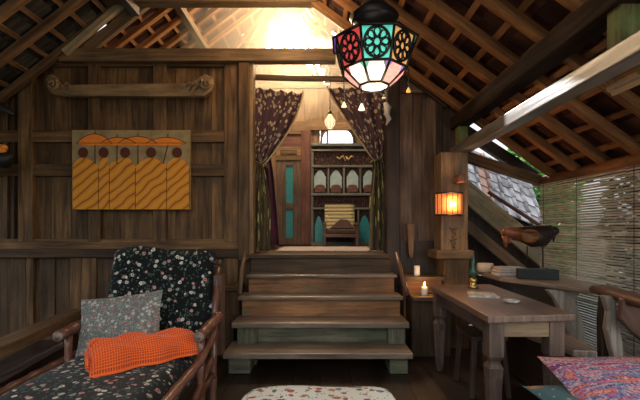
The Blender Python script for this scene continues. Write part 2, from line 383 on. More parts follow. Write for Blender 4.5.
M['curtain_low'] = floral('lit_gold_edge_cloth', (.10, .08, .04), [(.60, .56, .24), (.50, .44, .20)], (.30, .27, .10), 9, .30, .45, stretch=(2.4, .5), hue2=(.07, .06, .03))  # gold-edged tail cloth, colours brightened in place of light falling there
M['purple'] = plain('purple_cloth', (.07, .02, .045), .9)
M['browncloth'] = plain('brown_cloth', (.075, .045, .035), .9)
M['iron'] = plain('dark_iron', (.035, .03, .028), .4, metal=.7)
M['brass'] = plain('brass', (.62, .42, .15), .3, metal=1)
M['black'] = plain('black_paint', (.012, .012, .012), .5)
M['wax'] = plain('candle_wax', (.75, .72, .66), .5, emit=(1, .75, .45), estr=.05)
M['flame'] = plain('flame', (1, .6, .2), .5, emit=(1, .55, .18), estr=25)
M['cream'] = plain('cream_ceramic', (.55, .47, .36), .5)
M['white'] = plain('white_paint', (.62, .58, .53), .6)
M['paper'] = plain('printed_paper', (.40, .39, .37), .6, noise=.5, nscale=30)
M['redpaper'] = plain('red_brown_paper', (.28, .15, .13), .6, noise=.4, nscale=30)
M['greenbox'] = plain('dark_green_paint', (.004, .012, .011), .55)
M['birdorange'] = wood('orange_brown_bird', (.16, .045, .02), (.36, .12, .045), .4, grain=.8, var=.05)
M['birddark'] = plain('dark_brown_paint', (.022, .013, .011), .35)
M['birdwing'] = wood('striped_wing', (.05, .02, .012), (.42, .17, .05), .4, grain=2.2, var=.05)
M['canvas'] = plain('painted_canvas_ground', (.34, .25, .12), .8, noise=.3, nscale=8)
M['skin'] = plain('dark_brown_painted_head', (.10, .026, .016), .8)
M['umb'] = plain('orange_painted_umbrella', (.95, .26, .03), .8, noise=.12)
M['orangefig'] = plain('orange_paint', (.8, .27, .03), .6)
M['rug'] = floral('pale_rug', (.42, .36, .34), [(.3, .12, .1), (.5, .47, .43)], (.35, .32, .3), 20, .3, .4)
M['gold'] = plain('gold_ornament', (.5, .38, .2), .4, metal=.4)
M['bambooPale'] = wood('pale_bamboo', (.50, .44, .34), (.85, .78, .66), .4, var=.1)
M['stripe'] = None
def robe_mat():
    m, t, b, N, L = base_mat('ochre_robe_paint')
    uv = N('ShaderNodeUVMap'); mp = N('ShaderNodeMapping'); mp.inputs['Rotation'].default_value = (0, 0, -.7); L(uv.outputs[0], mp.inputs[0])
    w = N('ShaderNodeTexWave'); w.inputs['Scale'].default_value = 3.6; w.inputs['Distortion'].default_value = 3.0; w.inputs['Detail'].default_value = 1; w.inputs['Detail Scale'].default_value = 1.2; w.bands_direction = 'Y'
    L(mp.outputs[0], w.inputs['Vector'])
    r = N('ShaderNodeValToRGB'); rampset(r, [(0.0, (.30, .09, .012)), (.10, (.70, .26, .022)), (1, (.82, .35, .035))]); L(w.outputs[0], r.inputs[0])
    L(r.outputs[0], b.inputs['Base Color']); b.inputs['Roughness'].default_value = .8
    return m
M['robe'] = robe_mat()
def waffle_mat():
    m, t, b, N, L = base_mat('orange_waffle_cloth')
    uv = N('ShaderNodeUVMap')
    sx = N('ShaderNodeSeparateXYZ'); L(uv.outputs[0], sx.inputs[0]); outs = []
    for ax in (0, 1):
        mu = N('ShaderNodeMath', operation='MULTIPLY'); mu.inputs[1].default_value = 480; L(sx.outputs[ax], mu.inputs[0])
        si = N('ShaderNodeMath', operation='SINE'); L(mu.outputs[0], si.inputs[0]); outs.append(si)
    a = N('ShaderNodeMath', operation='MAXIMUM'); L(outs[0].outputs[0], a.inputs[0]); L(outs[1].outputs[0], a.inputs[1])
    r = N('ShaderNodeValToRGB'); rampset(r, [(-.0, (.45, .035, .005)), (.55, (.92, .14, .015))]); L(a.outputs[0], r.inputs[0]); L(r.outputs[0], b.inputs['Base Color'])
    bu = N('ShaderNodeBump'); bu.inputs['Strength'].default_value = .5; bu.inputs['Distance'].default_value = .004; L(a.outputs[0], bu.inputs['Height']); L(bu.outputs[0], b.inputs['Normal'])
    b.inputs['Roughness'].default_value = .9; b.inputs['Sheen Weight'].default_value = .2
    return m
M['waffle'] = waffle_mat()
def stripes_mat():
    m, t, b, N, L = base_mat('striped_cushion_cloth')
    uv = N('ShaderNodeUVMap'); w = N('ShaderNodeTexWave'); w.bands_direction = 'Y'; w.inputs['Scale'].default_value = 3.6; L(uv.outputs[0], w.inputs['Vector'])
    r = N('ShaderNodeValToRGB'); rampset(r, [(.0, (.10, .085, .06)), (.45, (.14, .12, .08)), (.55, (.42, .35, .17)), (1, (.5, .43, .24))]); L(w.outputs[0], r.inputs[0]); L(r.outputs[0], b.inputs['Base Color']); b.inputs['Roughness'].default_value = .9
    return m
M['stripe'] = stripes_mat()
def glass_panel(name, col, strength):
    m, t, b, N, L = base_mat(name)
    v = N('ShaderNodeTexVoronoi'); v.inputs['Scale'].default_value = 45; tcn = N('ShaderNodeTexCoord'); L(tcn.outputs['Object'], v.inputs['Vector'])
    mr = N('ShaderNodeMapRange'); mr.inputs['To Min'].default_value = strength*1.15; mr.inputs['To Max'].default_value = strength*.6; L(v.outputs['Distance'], mr.inputs['Value'])
    b.inputs['Base Color'].default_value = (*col, 1); b.inputs['Emission Color'].default_value = (*col, 1); L(mr.outputs[0], b.inputs['Emission Strength'])
    b.inputs['Roughness'].default_value = .15
    return m
def blind_mat():
    m, t, b, N, L = base_mat('bamboo_slat')
    n = N('ShaderNodeTexNoise'); n.inputs['Scale'].default_value = 7; uv = N('ShaderNodeUVMap'); L(uv.outputs[0], n.inputs['Vector'])
    at = N('ShaderNodeAttribute', attribute_name='tone'); ad = N('ShaderNodeMath', operation='MULTIPLY_ADD'); ad.inputs[1].default_value = .4; L(at.outputs['Fac'], ad.inputs[0]); L(n.outputs[0], ad.inputs[2])
    r = N('ShaderNodeValToRGB'); rampset(r, [(.4, (.42, .38, .33)), (.95, (.82, .78, .70))]); L(ad.outputs[0], r.inputs[0]); L(r.outputs[0], b.inputs['Base Color'])
    tr = N('ShaderNodeBsdfTranslucent'); L(r.outputs[0], tr.inputs[0]); mx = N('ShaderNodeMixShader'); mx.inputs[0].default_value = .4
    L(b.outputs[0], mx.inputs[1]); L(tr.outputs[0], mx.inputs[2]); L(mx.outputs[0], t.nodes['Material Output'].inputs['Surface'])
    b.inputs['Roughness'].default_value = .5
    return m
M['blind'] = blind_mat()
def leaf_mat(name, c1, c2):
    m, t, b, N, L = base_mat(name)
    at = N('ShaderNodeAttribute', attribute_name='tone'); r = N('ShaderNodeValToRGB'); rampset(r, [(0, c1), (1, c2)]); L(at.outputs['Fac'], r.inputs[0]); L(r.outputs[0], b.inputs['Base Color'])
    tr = N('ShaderNodeBsdfTranslucent'); L(r.outputs[0], tr.inputs[0]); mx = N('ShaderNodeMixShader'); mx.inputs[0].default_value = .4
    L(b.outputs[0], mx.inputs[1]); L(tr.outputs[0], mx.inputs[2]); L(mx.outputs[0], t.nodes['Material Output'].inputs['Surface'])
    return m
M['leaf'] = leaf_mat('green_leaves', (.08, .26, .07), (.30, .62, .22))
M['leafdark'] = leaf_mat('dark_leaves', (.02, .04, .02), (.07, .12, .06))
M['flower'] = leaf_mat('red_blossom', (.55, .10, .10), (.75, .22, .2))
M['shade'] = glass_panel('paper_lampshade', (1, .27, .075), .42)

# ------------------------------------------------------------ ground, floors
def planks(mb, x0, x1, y0, y1, z0, z1, w, along='y', gap=.004):
    if along == 'y':
        x = x0
        while x < x1-.01:
            xe = min(x+w*R.uniform(.9, 1.1), x1); mb.box(x, xe-gap, y0, y1, z0, z1-R.uniform(0, .003), grain='y'); x = xe
    return mb
YW = 4.5
mb = MB(); mb.box(-4.2, 4.4, -2.2, 9.5, -.14, -.05)
ms('floor', mb, M['floor'], 'dark earth and concrete base beneath the wooden floor', 'floor')
mb = planks(MB(), -3.9, 2.75, -1.0, 5.2, -.05, 0, .24)
ms('floor_boards', mb, M['floor'], 'dark polished floor boards of the lower verandah', 'floor')
mb = planks(MB(), -1.75, 1.45, 4.66, 7.0, .90, .98, .2)
ms('floor_landing', mb, M['wall_dark'], 'raised inner floor at the top of the steps', 'floor')

# ------------------------------------------------------------ big panelled wall left of the doorway
def X(px, Y): return (px-320)/F*Y
def Z(py, Y): return EYE+(230-py)/F*Y
wl = thing('wall_left', (X(60, YW), YW, 0), 'old panelled dark timber wall left of the doorway', 'wall', kind='structure')
mb = MB()   # recessed panel planks
edges = [-45, -22, -2, 18, 36, 52, 71, 88, 104, 122, 138, 154, 176, 195, 212, 232, 252]
for a, b in zip(edges, edges[1:]):
    mb.pbox(a, b-.3, 52, 246, YW+.065+R.uniform(0, .008), .03, grain='z')
make('plank_panel', mb, M['wall'], wl)
for k, (a, b) in enumerate([(-40, -26), (18, 32), (88, 100), (153, 166), (224, 249)]):
    mb = MB(); mb.pbox(a, b, 50, 242, YW-.0, .08, grain='z'); make('stile', mb, M['wall'], wl, bevel=.006)
for (a, b) in ((52, 66), (130, 142), (164, 176), (239, 250)):
    mb = MB(); mb.pbox(-60, 249, a, b, YW+.008, .07); make('rail', mb, M['wall'], wl, bevel=.005)
for (a, b) in ((3, 7), (11, 14)):
    mb = MB(); mb.pbox(a, b, 66, 240, YW+.02, .06, grain='z'); make('batten', mb, M['wall_dark'], wl, bevel=.004)
mb = MB(); mb.pbox(-70, 240, 249, 258, YW-.04, .10); make('sill_beam', mb, M['wall_dark'], wl, bevel=.012)
mb = MB(); e = [-60, -35, -12, 8, 26, 41, 55, 70, 87, 97, 118, 140, 160, 180, 197, 212, 232, 250]
for a, b in zip(e, e[1:]):
    d = R.choice([0, .0, .02, .03]); mb.pbox(a, b-.4, 254, 342, YW+.03+d, .03, grain='z')
make('lower_planks', mb, M['wall_dark'], wl)
for a, b in ((26, 33), (70, 96), (224, 238)):
    mb = MB(); mb.pbox(a, b, 257, 341, YW-.0, .04, grain='z'); make('lower_stile', mb, M['wall'], wl, bevel=.005)
# door jamb
mb = MB(); a = X(239, YW); mb.box(a, a+.12, YW-.05, YW+.22, 0.9, 3.22)
ms('trim_1', mb, M['wall'], 'left door jamb post beside the dark curtain', 'door frame', bevel=.01)
mb = MB(); mb.box(X(249, YW), X(249, YW)+.05, YW-.02, YW+.15, .95, 3.15)
ms('trim_2', mb, M['carved'], 'narrow lighter moulding inside the left jamb', 'door frame', bevel=.01)
# upper tie beam, collar beam
mb = MB(); mb.box(X(56, 4.4), X(336, 4.4), 4.42, 4.54, Z(60, 4.4), Z(47, 4.4))
ms('tie_beam', mb, M['tie'], 'long horizontal tie beam above the panelled wall and doorway', 'beam', bevel=.012)
mb = MB(); mb.box(-2.45, -.02, 4.30, 4.44, 3.70, 3.86)
ms('collar_beam', mb, M['tie'], 'high collar beam crossing near the top edge of the photo', 'beam', bevel=.012)
mb = MB(); mb.box(X(225, 4.4), X(239, 4.4), 4.32, 4.42, 3.83, 4.36)
ms('king_post', mb, M['tie'], 'short upright king post standing on the high collar beam', 'post', bevel=.01)

mb = MB(); mb.box(-1.6, 1.3, 4.68, 4.74, 0, .90); ms('wall_base', mb, M['wall_dark'], 'dark boarding under the raised inner floor behind the steps', 'wall')
mb = MB(); mb.box(-2.09, -1.99, .3, 4.42, 3.60, 3.72); ms('purlin', mb, M['beam'], 'dark purlin end crossing the pale barge board at upper left', 'beam', bevel=.01)
mb = MB(); mb.box(-1.80, -1.71, 4.6, 6.5, 3.97, 4.07); ms('purlin', mb, M['tie'], 'inner purlin slanting under the warm rafters left of the bright opening', 'beam', bevel=.01)
# wall right of doorway
wr = thing('wall_right', (X(415, YW), YW, 0), 'dark vertical plank wall between the curtain and lantern post', 'wall', kind='structure')
mb = MB(); e = [390, 400, 413, 422, 431, 441, 452, 466]
for i, (a, b) in enumerate(zip(e, e[1:])):
    top = Z(62+(a-390)*.75, YW)
    xa, xb = X(a, YW), X(b-.4, YW)
    mb.box(xa, xb, YW+.02+R.uniform(0, .02), YW+.06, 0, min(top, 3.05), grain='z')
make('plank_panel', mb, M['right_wall'], wr)
mb = MB(); mb.box(X(386, YW), X(399, YW), YW-.06, YW+.16, 0.6, 3.1); make('door_jamb', mb, M['beam'], wr, bevel=.01)  # jamb colour kept dark to stand for its shade
mb = MB(); mb.box(X(400, YW), X(437, YW), YW-.012, YW+.015, .0, 1.12, grain='z'); make('shade_panel', mb, M['beam'], wr)  # dark sheet over the planks, paints the shade low on this wall
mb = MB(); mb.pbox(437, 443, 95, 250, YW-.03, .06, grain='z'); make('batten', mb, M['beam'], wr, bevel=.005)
mb = MB(); mb.box(X(399, YW), X(441, YW), YW-.02, YW+.02, Z(93, YW), Z(90, YW)); make('head_moulding', mb, M['right_wall'], wr)

# inner room shell
YB = 6.8
wb = thing('wall_back', (X(320, YB), YB, .98), 'warm-lit vertical plank gable wall at the back of the inner room', 'wall', kind='structure')
mb = MB(); e = [200, 214, 226, 238, 250, 262, 272, 283, 294, 305, 318, 330, 342, 354, 366, 378, 392, 406]
def gtop(px): return 44+abs(px-283)*.95
for a, b in zip(e, e[1:]):
    if a >= 322 and b <= 354+.1: top_y = 143; pieces = [(143, 246), None]
    ta, tb = gtop(a), gtop(b-.5)
    y0 = YB+R.uniform(0, .02)
    if 322 <= (a+b)/2 <= 354:
        poly = [U(a, 246, y0), U(b-.5, 246, y0), U(b-.5, 144, y0), U(a, 144, y0)]
        mb.prism(poly, (0, .03, 0), grain=(0, 0, 1))
        poly = [U(a, 126, y0), U(b-.5, 126, y0), U(b-.5, tb, y0), U(a, ta, y0)]
    else: poly = [U(a, 246, y0), U(b-.5, 246, y0), U(b-.5, tb, y0), U(a, ta, y0)]
    mb.prism(poly, (0, .03, 0), grain=(0, 0, 1))
make('plank_panel', mb, M['innerplank'], wb)
mb = MB(); mb.prism([U(180, 246, YB+.06), U(320, 246, YB+.06), U(320, 84, YB+.06), U(283, 48, YB+.06), U(180, 143, YB+.06)], (0, .02, 0), grain=(0, 0, 1)); mb.prism([U(356, 246, YB+.06), U(410, 246, YB+.06), U(410, 166, YB+.06), U(356, 117, YB+.06)], (0, .02, 0), grain=(0, 0, 1)); mb.prism([U(319, 126, YB+.06), U(357, 126, YB+.06), U(357, 118, YB+.06), U(319, 82, YB+.06)], (0, .02, 0), grain=(0, 0, 1)); make('backing_board', mb, M['innerplank'], wb)
for (a, b, t, m) in ((121, 130, .06, 'innerplank'), (84, 88, .03, 'innerplank')):
    mb = MB(); mb.pbox(215, 400, a, b, YB-t, t); make('rail', mb, M[m], wb, bevel=.006)
for nm, x0, x1 in (('wall_inner_left', -1.70, -1.62), ('wall_inner_right', 1.36, 1.44)):
    mb = MB(); y = 4.68
    while y < 6.8: mb.box(x0, x1, y, y+.2, .98, 3.25, grain='z'); y += .205
    ms(nm, mb, M['wall_dark'], 'plank side wall of the inner room, ' + ('left of the curtain' if x0 < 0 else 'behind the right curtain'), 'wall')
# arched back window with sky behind
w1 = thing('window_1', U(337, 143, YB), 'small arched window glowing white in the back wall', 'window', kind='structure')
mb = MB(); 
pts = [U(321, 144, YB-.03)]+[U(337.5+16.5*math.cos(a), 144-17*math.sin(a)**.7 if math.sin(a) > 0 else 144, YB-.03) for a in [math.pi-math.pi*k/12 for k in range(13)]]+[U(354, 144, YB-.03)]
mb.tube(pts, .02, 6); make('arch_frame', mb, M['doorwood'], w1)
mb = MB(); mb.pbox(326.5, 328.3, 127, 144, YB-.02, .03); make('mullion', mb, M['doorwood'], w1)
mb = MB()
n = 12; outer = [(337.5+17*math.cos(math.pi-math.pi*k/n), 144-16.5*math.sin(math.pi*k/n)**.75) for k in range(n+1)]
for (x0, y0), (x1, y1) in zip(outer, outer[1:]):
    mb.prism([U(x0, y0, YB-.01), U(x1, y1, YB-.01), U(x1, 125, YB-.01), U(x0, 125, YB-.01)], (0, .03, 0))
make('arch_board', mb, M['innerplank'], w1)
m, t, b, N, L = base_mat('frosted_pane'); b.inputs['Base Color'].default_value = (.9, .93, .95, 1); b.inputs['Emission Color'].default_value = (.95, .98, 1, 1); b.inputs['Emission Strength'].default_value = 1.6
mb = MB(); mb.pbox(321, 354, 126, 145, YB+.04, .01); make('pane', mb, m, w1)

# door with teal glass strips
d1 = thing('door_1', U(290, 245, 6.6), 'narrow old wooden door with two teal glass strips, left in the inner room', 'door', kind='structure')
YD = 6.6
mb = MB(); mb.pbox(276, 286, 160, 245, YD, .05, grain='z'); mb.pbox(293, 301, 160, 245, YD, .05, grain='z'); mb.pbox(286, 293, 160, 166, YD, .05); mb.pbox(286, 293, 203, 210, YD, .05); mb.pbox(286, 293, 238, 245, YD, .05)
make('door_leaf', mb, M['doorwood'], d1, bevel=.006)
for (a, b) in ((166, 203), (210, 238)):
    mb = MB(); mb.pbox(286, 293, a, b, YD+.02, .01); make('glass_pane', mb, M['teal'], d1)
for (a, b) in ((271, 276), (301, 311)):
    mb = MB(); mb.pbox(a, b, 130, 245, YD-.02, .08, grain='z'); make('door_frame', mb, M['redwood'] if a > 300 else M['innerplank'], d1, bevel=.006)
mb = MB(); mb.pbox(276, 301, 156, 160, YD-.02, .08); make('lintel', mb, M['innerplank'], d1)
mb = MB(); mb.pbox(276, 301, 147, 156, YD, .05); mb.pbox(276, 301, 130, 134, YD-.01, .06); mb.pbox(280, 297, 149.5, 154, YD-.02, .03); make('transom_frame', mb, M['innerplank'], d1, bevel=.005)
mb = MB(); mb.pbox(276, 301, 134, 147, YD+.02, .03); make('transom_panel', mb, M['redwood'], d1)

# carved blue-grey cabinet
YC = 6.5
cb = thing('carved_cabinet', U(345, 245, YC+.15), 'blue-grey carved cabinet with row of pale blue arched niches behind the armchair', 'cabinet')
mb = MB(); mb.pbox(312, 380, 146, 246, YC+.04, .24, rnd=.2); make('body', mb, M['cabdark'], cb)
for (a, b) in ((143, 146), (149.3, 151), (165, 167.3), (193, 195.5), (207.5, 209.5), (242, 246)):
    mb = MB(); mb.pbox(311, 380, a, b, YC-.01, .06); make('rail', mb, M['cab'], cb, bevel=.006)
for (a, b, c, d) in ((311, 313.5, 150, 245), (377, 380, 150, 245), (324.3, 326, 210, 243), (357.5, 359.2, 210, 243)):
    mb = MB(); mb.pbox(a, b, c, d, YC, .05, grain='z'); make('stile', mb, M['cab'], cb, bevel=.004)
for x in (328.5, 344, 360.5):
    mb = MB(); mb.pbox(x-.9, x+.9, 167, 193, YC, .05, grain='z'); make('stile', mb, M['cab'], cb, bevel=.004)
def arch(px, hw, y0, y1, Y, pointed=False):
    pts = [U(px-hw, y1, Y), U(px+hw, y1, Y)]
    ys = y0+(y1-y0)*.38
    for k in range(9):
        a = math.pi*k/8
        wv = hw*math.cos(a)*(1 if not pointed else (1-.25*math.sin(a)))
        pts.append(U(px+wv, ys-(ys-y0)*(math.sin(a)**(.8 if not pointed else 1.6)), Y))
    return pts
for px in (320, 336, 352.5, 369):
    mb = MB(); mb.prism(arch(px, 5.8, 170, 188, YC+.02, True), (0, .02, 0))
    a = make('niche', mb, M['paleblue'], cb)
    mb = MB(); mb.prism(arch(px, 5.0, 184.5, 192, YC+.0), (0, .02, 0)); make('niche_crest', mb, M['redwood'], cb)
for px, hw, y0 in ((318.8, 4, 216), (364.5, 5.2, 215)):
    mb = MB(); mb.prism(arch(px, hw, y0, 242, YC+.02, True), (0, .02, 0)); make('arched_panel', mb, M['teal'], cb)
mb = MB()
for k in range(5):
    mb.tube([U(338+k*3-1.2, 157+math.sin(k*2)*2, YC+.01), U(339.5+k*3, 159-math.sin(k*2)*3, YC+.0), U(341+k*3, 157, YC+.01)], .012, 5)
make('carved_scroll', mb, M['gold'], cb)

# armchair in the inner room
AC = U(340.5, 247, 6.05); AC.z = .98
ch = thing('armchair', AC, 'low wooden armchair with striped cushion at the far end of the inner room', 'chair')
zf = .98; x0, x1 = X(323, 6.05), X(358, 6.05); yf = 5.95
for x in (x0+.02, x1-.02):
    for y in (yf, yf+.4):
        mb = MB(); mb.box(x-.02, x+.02, y-.02, y+.02, zf, 1.32 if y == yf else 1.3); make('leg', mb, M['armwood'], ch, bevel=.004)
    mb = MB(); mb.box(x-.03, x+.03, yf-.04, yf+.46, 1.32, 1.35); make('armrest', mb, M['doorwood'], ch, bevel=.005)
mb = MB(); mb.box(x0+.02, x1-.02, yf-.02, yf+.42, 1.13, 1.18); make('seat', mb, M['armwood'], ch, bevel=.006)
mb = MB(); mb.box(x0+.03, x1-.03, yf-.01, yf+.38, 1.18, 1.25); make('seat_cushion', mb, M['browncloth'], ch, bevel=.02)
def backf(u, v): return Vector((x0+.03+(x1-x0-.06)*u, yf+.32+.14*v-.02*math.sin(v*math.pi*7)**2, 1.24+.40*v))
mb = MB(); mb.grid(backf, 6, 40, .5, .62); make('backrest_cushion', mb, M['stripe'], ch, solid=.05)
mb = MB(); mb.prism([(x0+.10, yf+.2, 1.26), (x1-.04, yf+.2, 1.26), (x1-.14, yf+.27, 1.40), (x0+.27, yf+.27, 1.41)], (0, .07, 0))
tag(make('throw_cushion', mb, M['browncloth'], None, bevel=.015), 'brown throw cushion leaning on the striped armchair in the inner room', 'cushion')
mb = MB(); mb.grid(lambda u, v: Vector((X(278, 5)+(X(374, 5.0)-X(278, 5))*u+.01*math.sin(v*9), 4.72+1.15*v, .992+.004*math.sin(u*20)*math.sin(v*13))), 30, 16, 1.2, 1.2)
tag(make('rug', mb, M['rug'], solid=.012), 'pale patterned rug on the inner floor at the top of the steps', 'rug')

# ------------------------------------------------------------ roofs
def tiles(mb, P0, e, d, LE, LD, we=.205, ld=.27, jit=.004, skip=None):
    e = Vector(e).normalized(); d = Vector(d).normalized(); nrm = e.cross(d)
    if nrm.z < 0: nrm = -nrm
    i = 0
    while i*ld < LD:
        j = 0
        while j*we < LE:
            c = P0+e*(j*we+we/2+(we/2 if i % 2 else 0))+d*(i*ld+ld/2)
            if not (skip and skip(c)):
                tilt = .07
                dd = (d*math.cos(tilt)+nrm*math.sin(tilt)*.6).normalized(); nn = e.cross(dd); nn = nn if nn.z > 0 else -nn
                mb.obox(c+nrm*(.02+R.uniform(-jit, jit)), dd*(ld*.56), e*(we*.50), nn*.006)
                mb.obox(c+nrm*.035+e*(we*.47), dd*(ld*.56), e*.022, nn*.012)
            j += 1
        i += 1
    return mb
YR0, YR1 = -.2, 4.42
RX, RZ = -1.17, 4.57; SR = .72; SL = .77
dR = Vector((1, 0, -SR)).normalized(); dL = Vector((-1, 0, -SL)).normalized()
nR = Vector((SR, 0, 1)).normalized(); nL = Vector((-SL, 0, 1)).normalized()
XE = 2.62
def roof(name, d, nrm, length, label, mat_r, off):
    r = thing(name, (RX+d.x*length/2, 2, RZ+d.z*length/2), label, 'roof', kind='structure')
    y = YR1+off
    while y > YR0:
        mb = MB(); a = Vector((RX, y, RZ)); mb.beam(a+d*.02-nrm*.045, a+d*length-nrm*.045, .076, .07, up=nrm); make('rafter', mb, mat_r, r, bevel=.006)
        y -= .40
    s = .16
    while s < length-.05:
        mb = MB(); a = Vector((RX, YR0, RZ))+d*s+nrm*.002; mb.beam(a, a+Vector((0, YR1-YR0+.1, 0)), .05, .03, up=nrm); make('batten', mb, mat_r, r, bevel=.003)
        s += .27
    mb = tiles(MB(), Vector((RX, YR0, RZ))+nrm*.02, (0, 1, 0), d, YR1-YR0+.02, length+.05)
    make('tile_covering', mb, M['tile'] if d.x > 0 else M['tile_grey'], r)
    return r
LR = (XE-RX)/dR.x
roof('ceiling_right', dR, nR, LR+.12, 'right roof slope of orange-brown rafters and battens under dark clay tiles', M['rafter'], -.06)
roof('ceiling_left', dL, nL, 3.3/abs(dL.x), 'left roof slope of rafters and battens under dark clay tiles', M['rafter_old'], 0)
# boards that close the front roof against the wall plane (with slits of sky)
for (nm, a, b, w, yy, m, lab) in (
    ('barge_board', U(400, 55, 4.5), U(452, 99, 4.5), .09, 4.44, 'right_wall', 'pale brown barge board sloping down right beside the hanging lantern'),
    ('barge_board', U(404, 74, 4.5), U(446, 107, 4.5), .07, 4.46, 'beam', 'dark sloping board directly under the pale barge board by the lantern'),
    ('barge_board', U(70, 57, 4.5), U(142, -4, 4.5), .07, 4.40, 'barge', 'pale olive-brown sloping barge board over the left wall'),
    ('barge_board', U(82, 60, 4.55), U(164, -6, 4.55), .12, 4.48, 'tie', 'wide brown sloping board right of the pale olive barge board')):
    mb = MB(); a = a.copy(); b = b.copy(); a.y = b.y = yy; mb.beam(a, b, .06, w, up=(0, 0, 1)); ms(nm, mb, M[m], lab, 'beam', bevel=.008)

# inner roof, parallel slopes and open hip
ir = thing('ceiling_inner', (-.5, 5.4, 4.2), 'inner roof with warm lit rafters fanning around the bright opening', 'roof', kind='structure')
AP = Vector((-.5, 6.2, 5.06)); dl = Vector((-1, 0, -.75)).normalized(); dr = Vector((1, 0, -.75)).normalized()
nl = Vector((-.75, 0, 1)).normalized(); nr_ = Vector((.75, 0, 1)).normalized()
for dd, nn in ((dl, nl), (dr, nr_)):
    y = 4.62
    while y < 6.3:
        mb = MB(); a = Vector((AP.x, y, AP.z)); mb.beam(a-nn*.04, a+dd*3.2-nn*.04, .07, .06, up=nn); make('rafter', mb, M['rafter'], ir, bevel=.005); y += .31
    s = .2
    while s < 3.2:
        mb = MB(); a = Vector((AP.x, 4.55, AP.z))+dd*s; ye = 1.7+s*.45; mb.beam(a, a+Vector((0, ye, 0)), .04, .03, up=nn); make('batten', mb, M['rafter'], ir); s += .27
    mb = tiles(MB(), Vector((AP.x, 4.55, AP.z))+nn*.02, (0, 1, 0), dd, 3.3, 3.3, skip=lambda c: c.y-6.2 > abs(c.x+.5)*.72)
    make('tile_covering', mb, M['tile'], ir)
hb = [Vector((-.5+t, 8.0, 3.13)) for t in (-2.6, -2.1, -1.65, -1.25, -.88, -.54, -.2, .14, .48, .84, 1.25, 1.75, 2.4)]
for p in hb:
    mb = MB(); mb.beam(AP, p, .055, .05, up=(0, -1, 1)); make('hip_rafter', mb, M['rafter'], ir, bevel=.004)
dh = Vector((0, 1.8, -1.93)).normalized()
for k in range(1, 9):
    c = AP+dh*(k*.29+.02); w = k*.29*.98
    for sgn in (-1, 1):
        w0 = .34*w if k < 6 else 0
        if k < 6 or sgn < 0:
            a = c+Vector((sgn*w0, 0, .03)) if k < 6 else c+Vector((-w, 0, .03)); b = c+Vector((sgn*w, 0, .03))
            if k >= 6: b = c+Vector((w, 0, .03))
            mb = MB(); mb.beam(a, b, .03, .03); make('hip_batten', mb, M['rafter'], ir)
mb = tiles(MB(), Vector((-3.3, 6.2, 5.1)), (1, 0, 0), dh, 5.6, 2.5, skip=lambda c: abs(c.x+.5) < .42*(c.y-6.2)+.16 or abs(c.x+.5) > 1.42*(c.y-6.2)+.1)
make('hip_tiles', mb, M['tile'], ir)

# purlins, low beam, eave beam, posts
mb = MB(); mb.box(1.46, 1.62, .3, 4.5, 2.36, 2.50)
ms('purlin', mb, M['purlin'], 'heavy dark purlin running under the right rafters', 'beam', bevel=.012)
mb = MB(); mb.box(1.46, 1.58, .3, 4.5, 2.055, 2.16)
ms('low_beam', mb, M['beam_grey'], 'grey low beam with sky-lit side running from the lantern post', 'beam', bevel=.01)
mb = MB(); mb.tube([(2.56, .2, 1.80), (2.57, 1.5, 1.805), (2.55, 3, 1.80), (2.56, 4.72, 1.80)], .062, 10)
ms('eave_beam', mb, M['rafter'], 'round brown eave beam along the top of the bamboo blind', 'beam')
for (yy, lab, z0) in ((4.36, 'short mossy green upright above the lantern post', 2.14), (2.02, 'mossy green upright board at the upper right edge', 2.15)):
    mb = MB(); mb.box(1.49, 1.60, yy-.04, yy+.06, z0, 2.37 if yy > 3 else 2.37); ms('strut_post', mb, M['mossgreen'], lab, 'post', bevel=.006)
mb = MB(); mb.box(1.60, 1.72, 1.98, 2.02, 2.02, 2.5); ms('hanging_board', mb, M['brightmoss'], 'bright mossy green board hanging from the roof at the top right corner', 'board', bevel=.006)
mb = MB(); mb.tube([(1.90, 2.62, 2.165), (1.90, 1.2, 2.16)], .028, 12); mb.tube([(1.87, 2.55, 2.11), (1.87, 1.2, 2.105)], .018, 8)
tag(make('bamboo_pole', mb, M['bambooPale']), 'pale spotted bamboo pole end poking in at the right edge below the grey beam', 'pole')
mb = MB(); mb.beam(Vector((1.60, 4.44, 2.06)), Vector((2.56, 4.62, 1.80)), .09, .11)
ms('brace_beam', mb, M['bench'], 'brown tie from the lantern post to the far eave corner', 'beam', bevel=.01)
mb = MB(); mb.beam(Vector((1.62, 4.62, 2.42)), Vector((2.5, 4.66, 1.86)), .1, .12)
ms('hip_beam', mb, M['beam'], 'dark sloping end beam meeting the far eave corner', 'beam', bevel=.012)
pt = thing('lantern_post', (1.45, 4.3, 0), 'broad brown timber post carrying the wall lantern beside the steps', 'post', kind='structure')
mb = MB(); mb.box(X(439, 4.25), X(466, 4.25), 4.18, 4.45, 1.02, 2.06, grain='z'); make('shaft', mb, M['post'], pt, bevel=.015)
mb = MB(); mb.box(X(434, 4.2), X(471, 4.2), 4.10, 4.47, .94, 1.03); make('collar', mb, M['tie'], pt, bevel=.012)
mb = MB(); mb.box(X(443, 4.2), X(468, 4.2), 4.16, 4.45, 0, .94, grain='z'); make('plinth', mb, M['wall'], pt, bevel=.012)
mb = MB(); 
for k in range(7): mb.tube([U(453+4*math.cos(k), 228+k*3.6, 4.185), U(453+2.6*math.sin(k*1.7), 230+k*3.6, 4.172), U(453-4*math.cos(k), 228+k*3.6, 4.185)], .008, 5)
make('carving', mb, M['tie'], pt)
mb = MB(); mb.box(X(456, 4.1), X(462, 4.1), 4.0, 4.2, 1.72, 1.80); make('peg', mb, M['redwood'], pt, bevel=.01)

